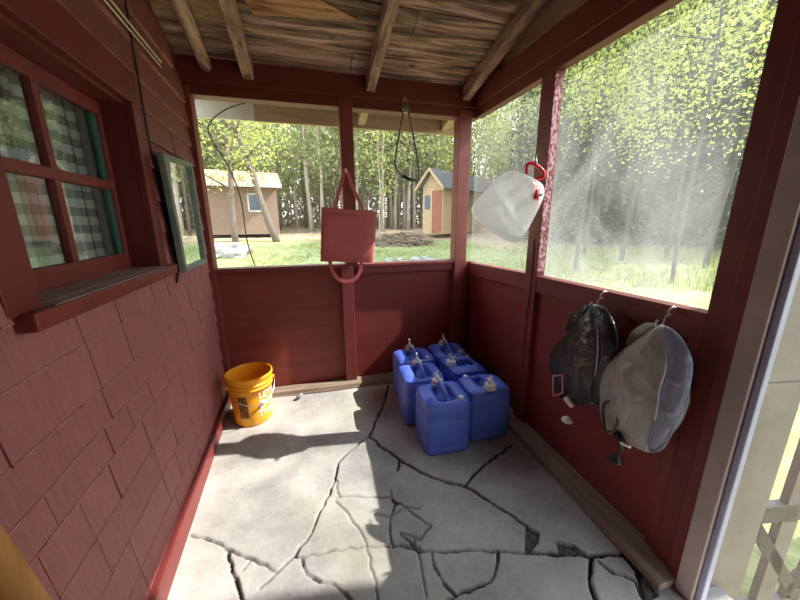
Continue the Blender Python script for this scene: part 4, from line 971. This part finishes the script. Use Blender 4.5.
# tan shed
shd = thing('shed', 'small tan shed with gable front, red-brown door and grey roof, right of the lawn', 'shed', (6.2, 15, 1.0))
T = local((6.2, 14.9, .95), math.radians(33)); SW, SL = 1.2, 5.5
lbox(T, .02, SL, 0, SW, -.1, 2.2).build('wall', M['shedwall'], shd)
MB().add([T(0, -.02, 2.15), T(0, SW+.02, 2.15), T(0, SW/2, 2.85), T(SL, -.02, 2.15), T(SL, SW+.02, 2.15), T(SL, SW/2, 2.85)], [(0, 1, 2), (5, 4, 3), (0, 3, 4, 1), (1, 4, 5, 2), (2, 5, 3, 0)]).build('gable', M['shedwall'], shd)
for v0, v1 in ((-.25, SW/2), (SW+.25, SW/2)):
    MB().hexa([T(-.3, v0, 1.98), T(SL+.3, v0, 1.98), T(SL+.3, v1, 2.9), T(-.3, v1, 2.9), T(-.3, v0, 2.05), T(SL+.3, v0, 2.05), T(SL+.3, v1, 2.98), T(-.3, v1, 2.98)]).build('roof', M['shedroof'], shd)
    MB().hexa([T(-.34, v0, 1.9), T(-.30, v0, 1.9), T(-.30, v1, 2.84), T(-.34, v1, 2.84), T(-.34, v0, 2.06), T(-.30, v0, 2.06), T(-.30, v1, 2.99), T(-.34, v1, 2.99)]).build('barge_board', M['shedwall'], shd)
lbox(T, -.03, .0, .05, .60, -.05, 1.95).build('door', M['sheddoor'], shd)
lbox(T, -.02, .0, .76, 1.06, 1.1, 1.75).build('pane', M['bluepane'], shd)
lbox(T, 1.9, 2.5, -.03, .0, 1.2, 1.75).build('pane', M['bluepane'], shd)
MB().tube([T(2.9, SW/2+.1, 2.6), T(2.9, SW/2+.1, 4.5)], .11, 12).build('stove_pipe', M['shedroof'], shd)
# rocks and rubble
def make_rock(seed, kind, label, group):
    rnd = random.Random(seed); import bmesh
    bm = bmesh.new(); bmesh.ops.create_icosphere(bm, subdivisions=2, radius=1)
    ph = [rnd.uniform(0, 6) for _ in range(4)]
    for v in bm.verts:
        c_ = v.co; k = 1+.22*math.sin(3*c_.x+ph[0])*math.cos(3*c_.y+ph[1])+.15*math.sin(5*c_.z+ph[2]); v.co = c_*k; v.co.z *= .62
    me = bpy.data.meshes.new('rock'); bm.to_mesh(me); bm.free(); me.materials.append(M['rock'])
    o = bpy.data.objects.new('rock', me); C.objects.link(o); return prop(o, label, 'rock', group)
def rocks(n, fx, label, group, seed):
    rnd = random.Random(seed); base = [make_rock(seed+k, 0, label, group) for k in range(3)]
    for i in range(n):
        o = base[i] if i < 3 else base[i % 3].copy()
        if i >= 3: C.objects.link(o)
        x, y, s = fx(rnd, i); o.location = (x, y, float(gz(x, y))+s*.35); o.rotation_euler = (rnd.uniform(-.3, .3), rnd.uniform(-.3, .3), rnd.uniform(0, 6)); o.scale = (s*rnd.uniform(.8, 1.4), s*rnd.uniform(.8, 1.3), s)
rocks(22, lambda r, i: (-2.75+r.uniform(-.75, .75), 11.6+r.uniform(-.7, .9), r.uniform(.14, .36)), 'pale grey rock in the rubble heap before the brown cabin', 'rubble heap before the cabin', 101)
rocks(26, lambda r, i: (3.0+r.uniform(-.95, .95), 9.4+r.uniform(-.45, .5), r.uniform(.06, .13)), 'small pale stone in the stone patch on the lawn before the shed', 'stones on the lawn', 131)
def brush_heap():
    rng = random.Random(8); mb = MB()
    for i in range(220):
        a = rng.uniform(0, 6.28); r = math.sqrt(rng.random()); x, y = 3.6+1.5*r*math.cos(a), 13.6+.7*r*math.sin(a); z = float(gz(x, y))+rng.uniform(0, .5)*(1-r*r)
        b = rng.uniform(0, 6.28); L = rng.uniform(.25, .7); mb.tube([(x-L*math.cos(b), y-L*math.sin(b), z-.05), (x, y, z+.05), (x+L*math.cos(b), y+L*math.sin(b), z)], .025, 5)
    prop(mb.build('brush_heap', M['brush']), 'low heap of brown brush at the forest edge left of the shed', 'brush heap', kind='stuff')
brush_heap()

# ------------------------------------------------------------------ light
w = bpy.data.worlds.new('sky'); sc.world = w; w.use_nodes = True; nt = w.node_tree; nt.nodes.clear()
bg = nt.nodes.new('ShaderNodeBackground'); ow = nt.nodes.new('ShaderNodeOutputWorld')
tc = nt.nodes.new('ShaderNodeTexCoord'); sep = nt.nodes.new('ShaderNodeSeparateXYZ'); nt.links.new(tc.outputs['Generated'], sep.inputs[0])
r_ = nt.nodes.new('ShaderNodeValToRGB'); nt.links.new(sep.outputs['Z'], r_.inputs[0])
r_.color_ramp.elements[0].color = (1, 1, 1, 1); r_.color_ramp.elements[1].color = (.6, .78, 1, 1)
nt.links.new(r_.outputs[0], bg.inputs[0]); nt.links.new(bg.outputs[0], ow.inputs[0]); bg.inputs[1].default_value = 2.1
sl = bpy.data.lights.new('sun', 'SUN'); so = bpy.data.objects.new('sun', sl); C.objects.link(so)
sl.energy = 6.2; sl.angle = .009; sl.color = (1, .965, .91)
so.rotation_euler = Vector((1, -.135, 1.0)).to_track_quat('Z', 'Y').to_euler()
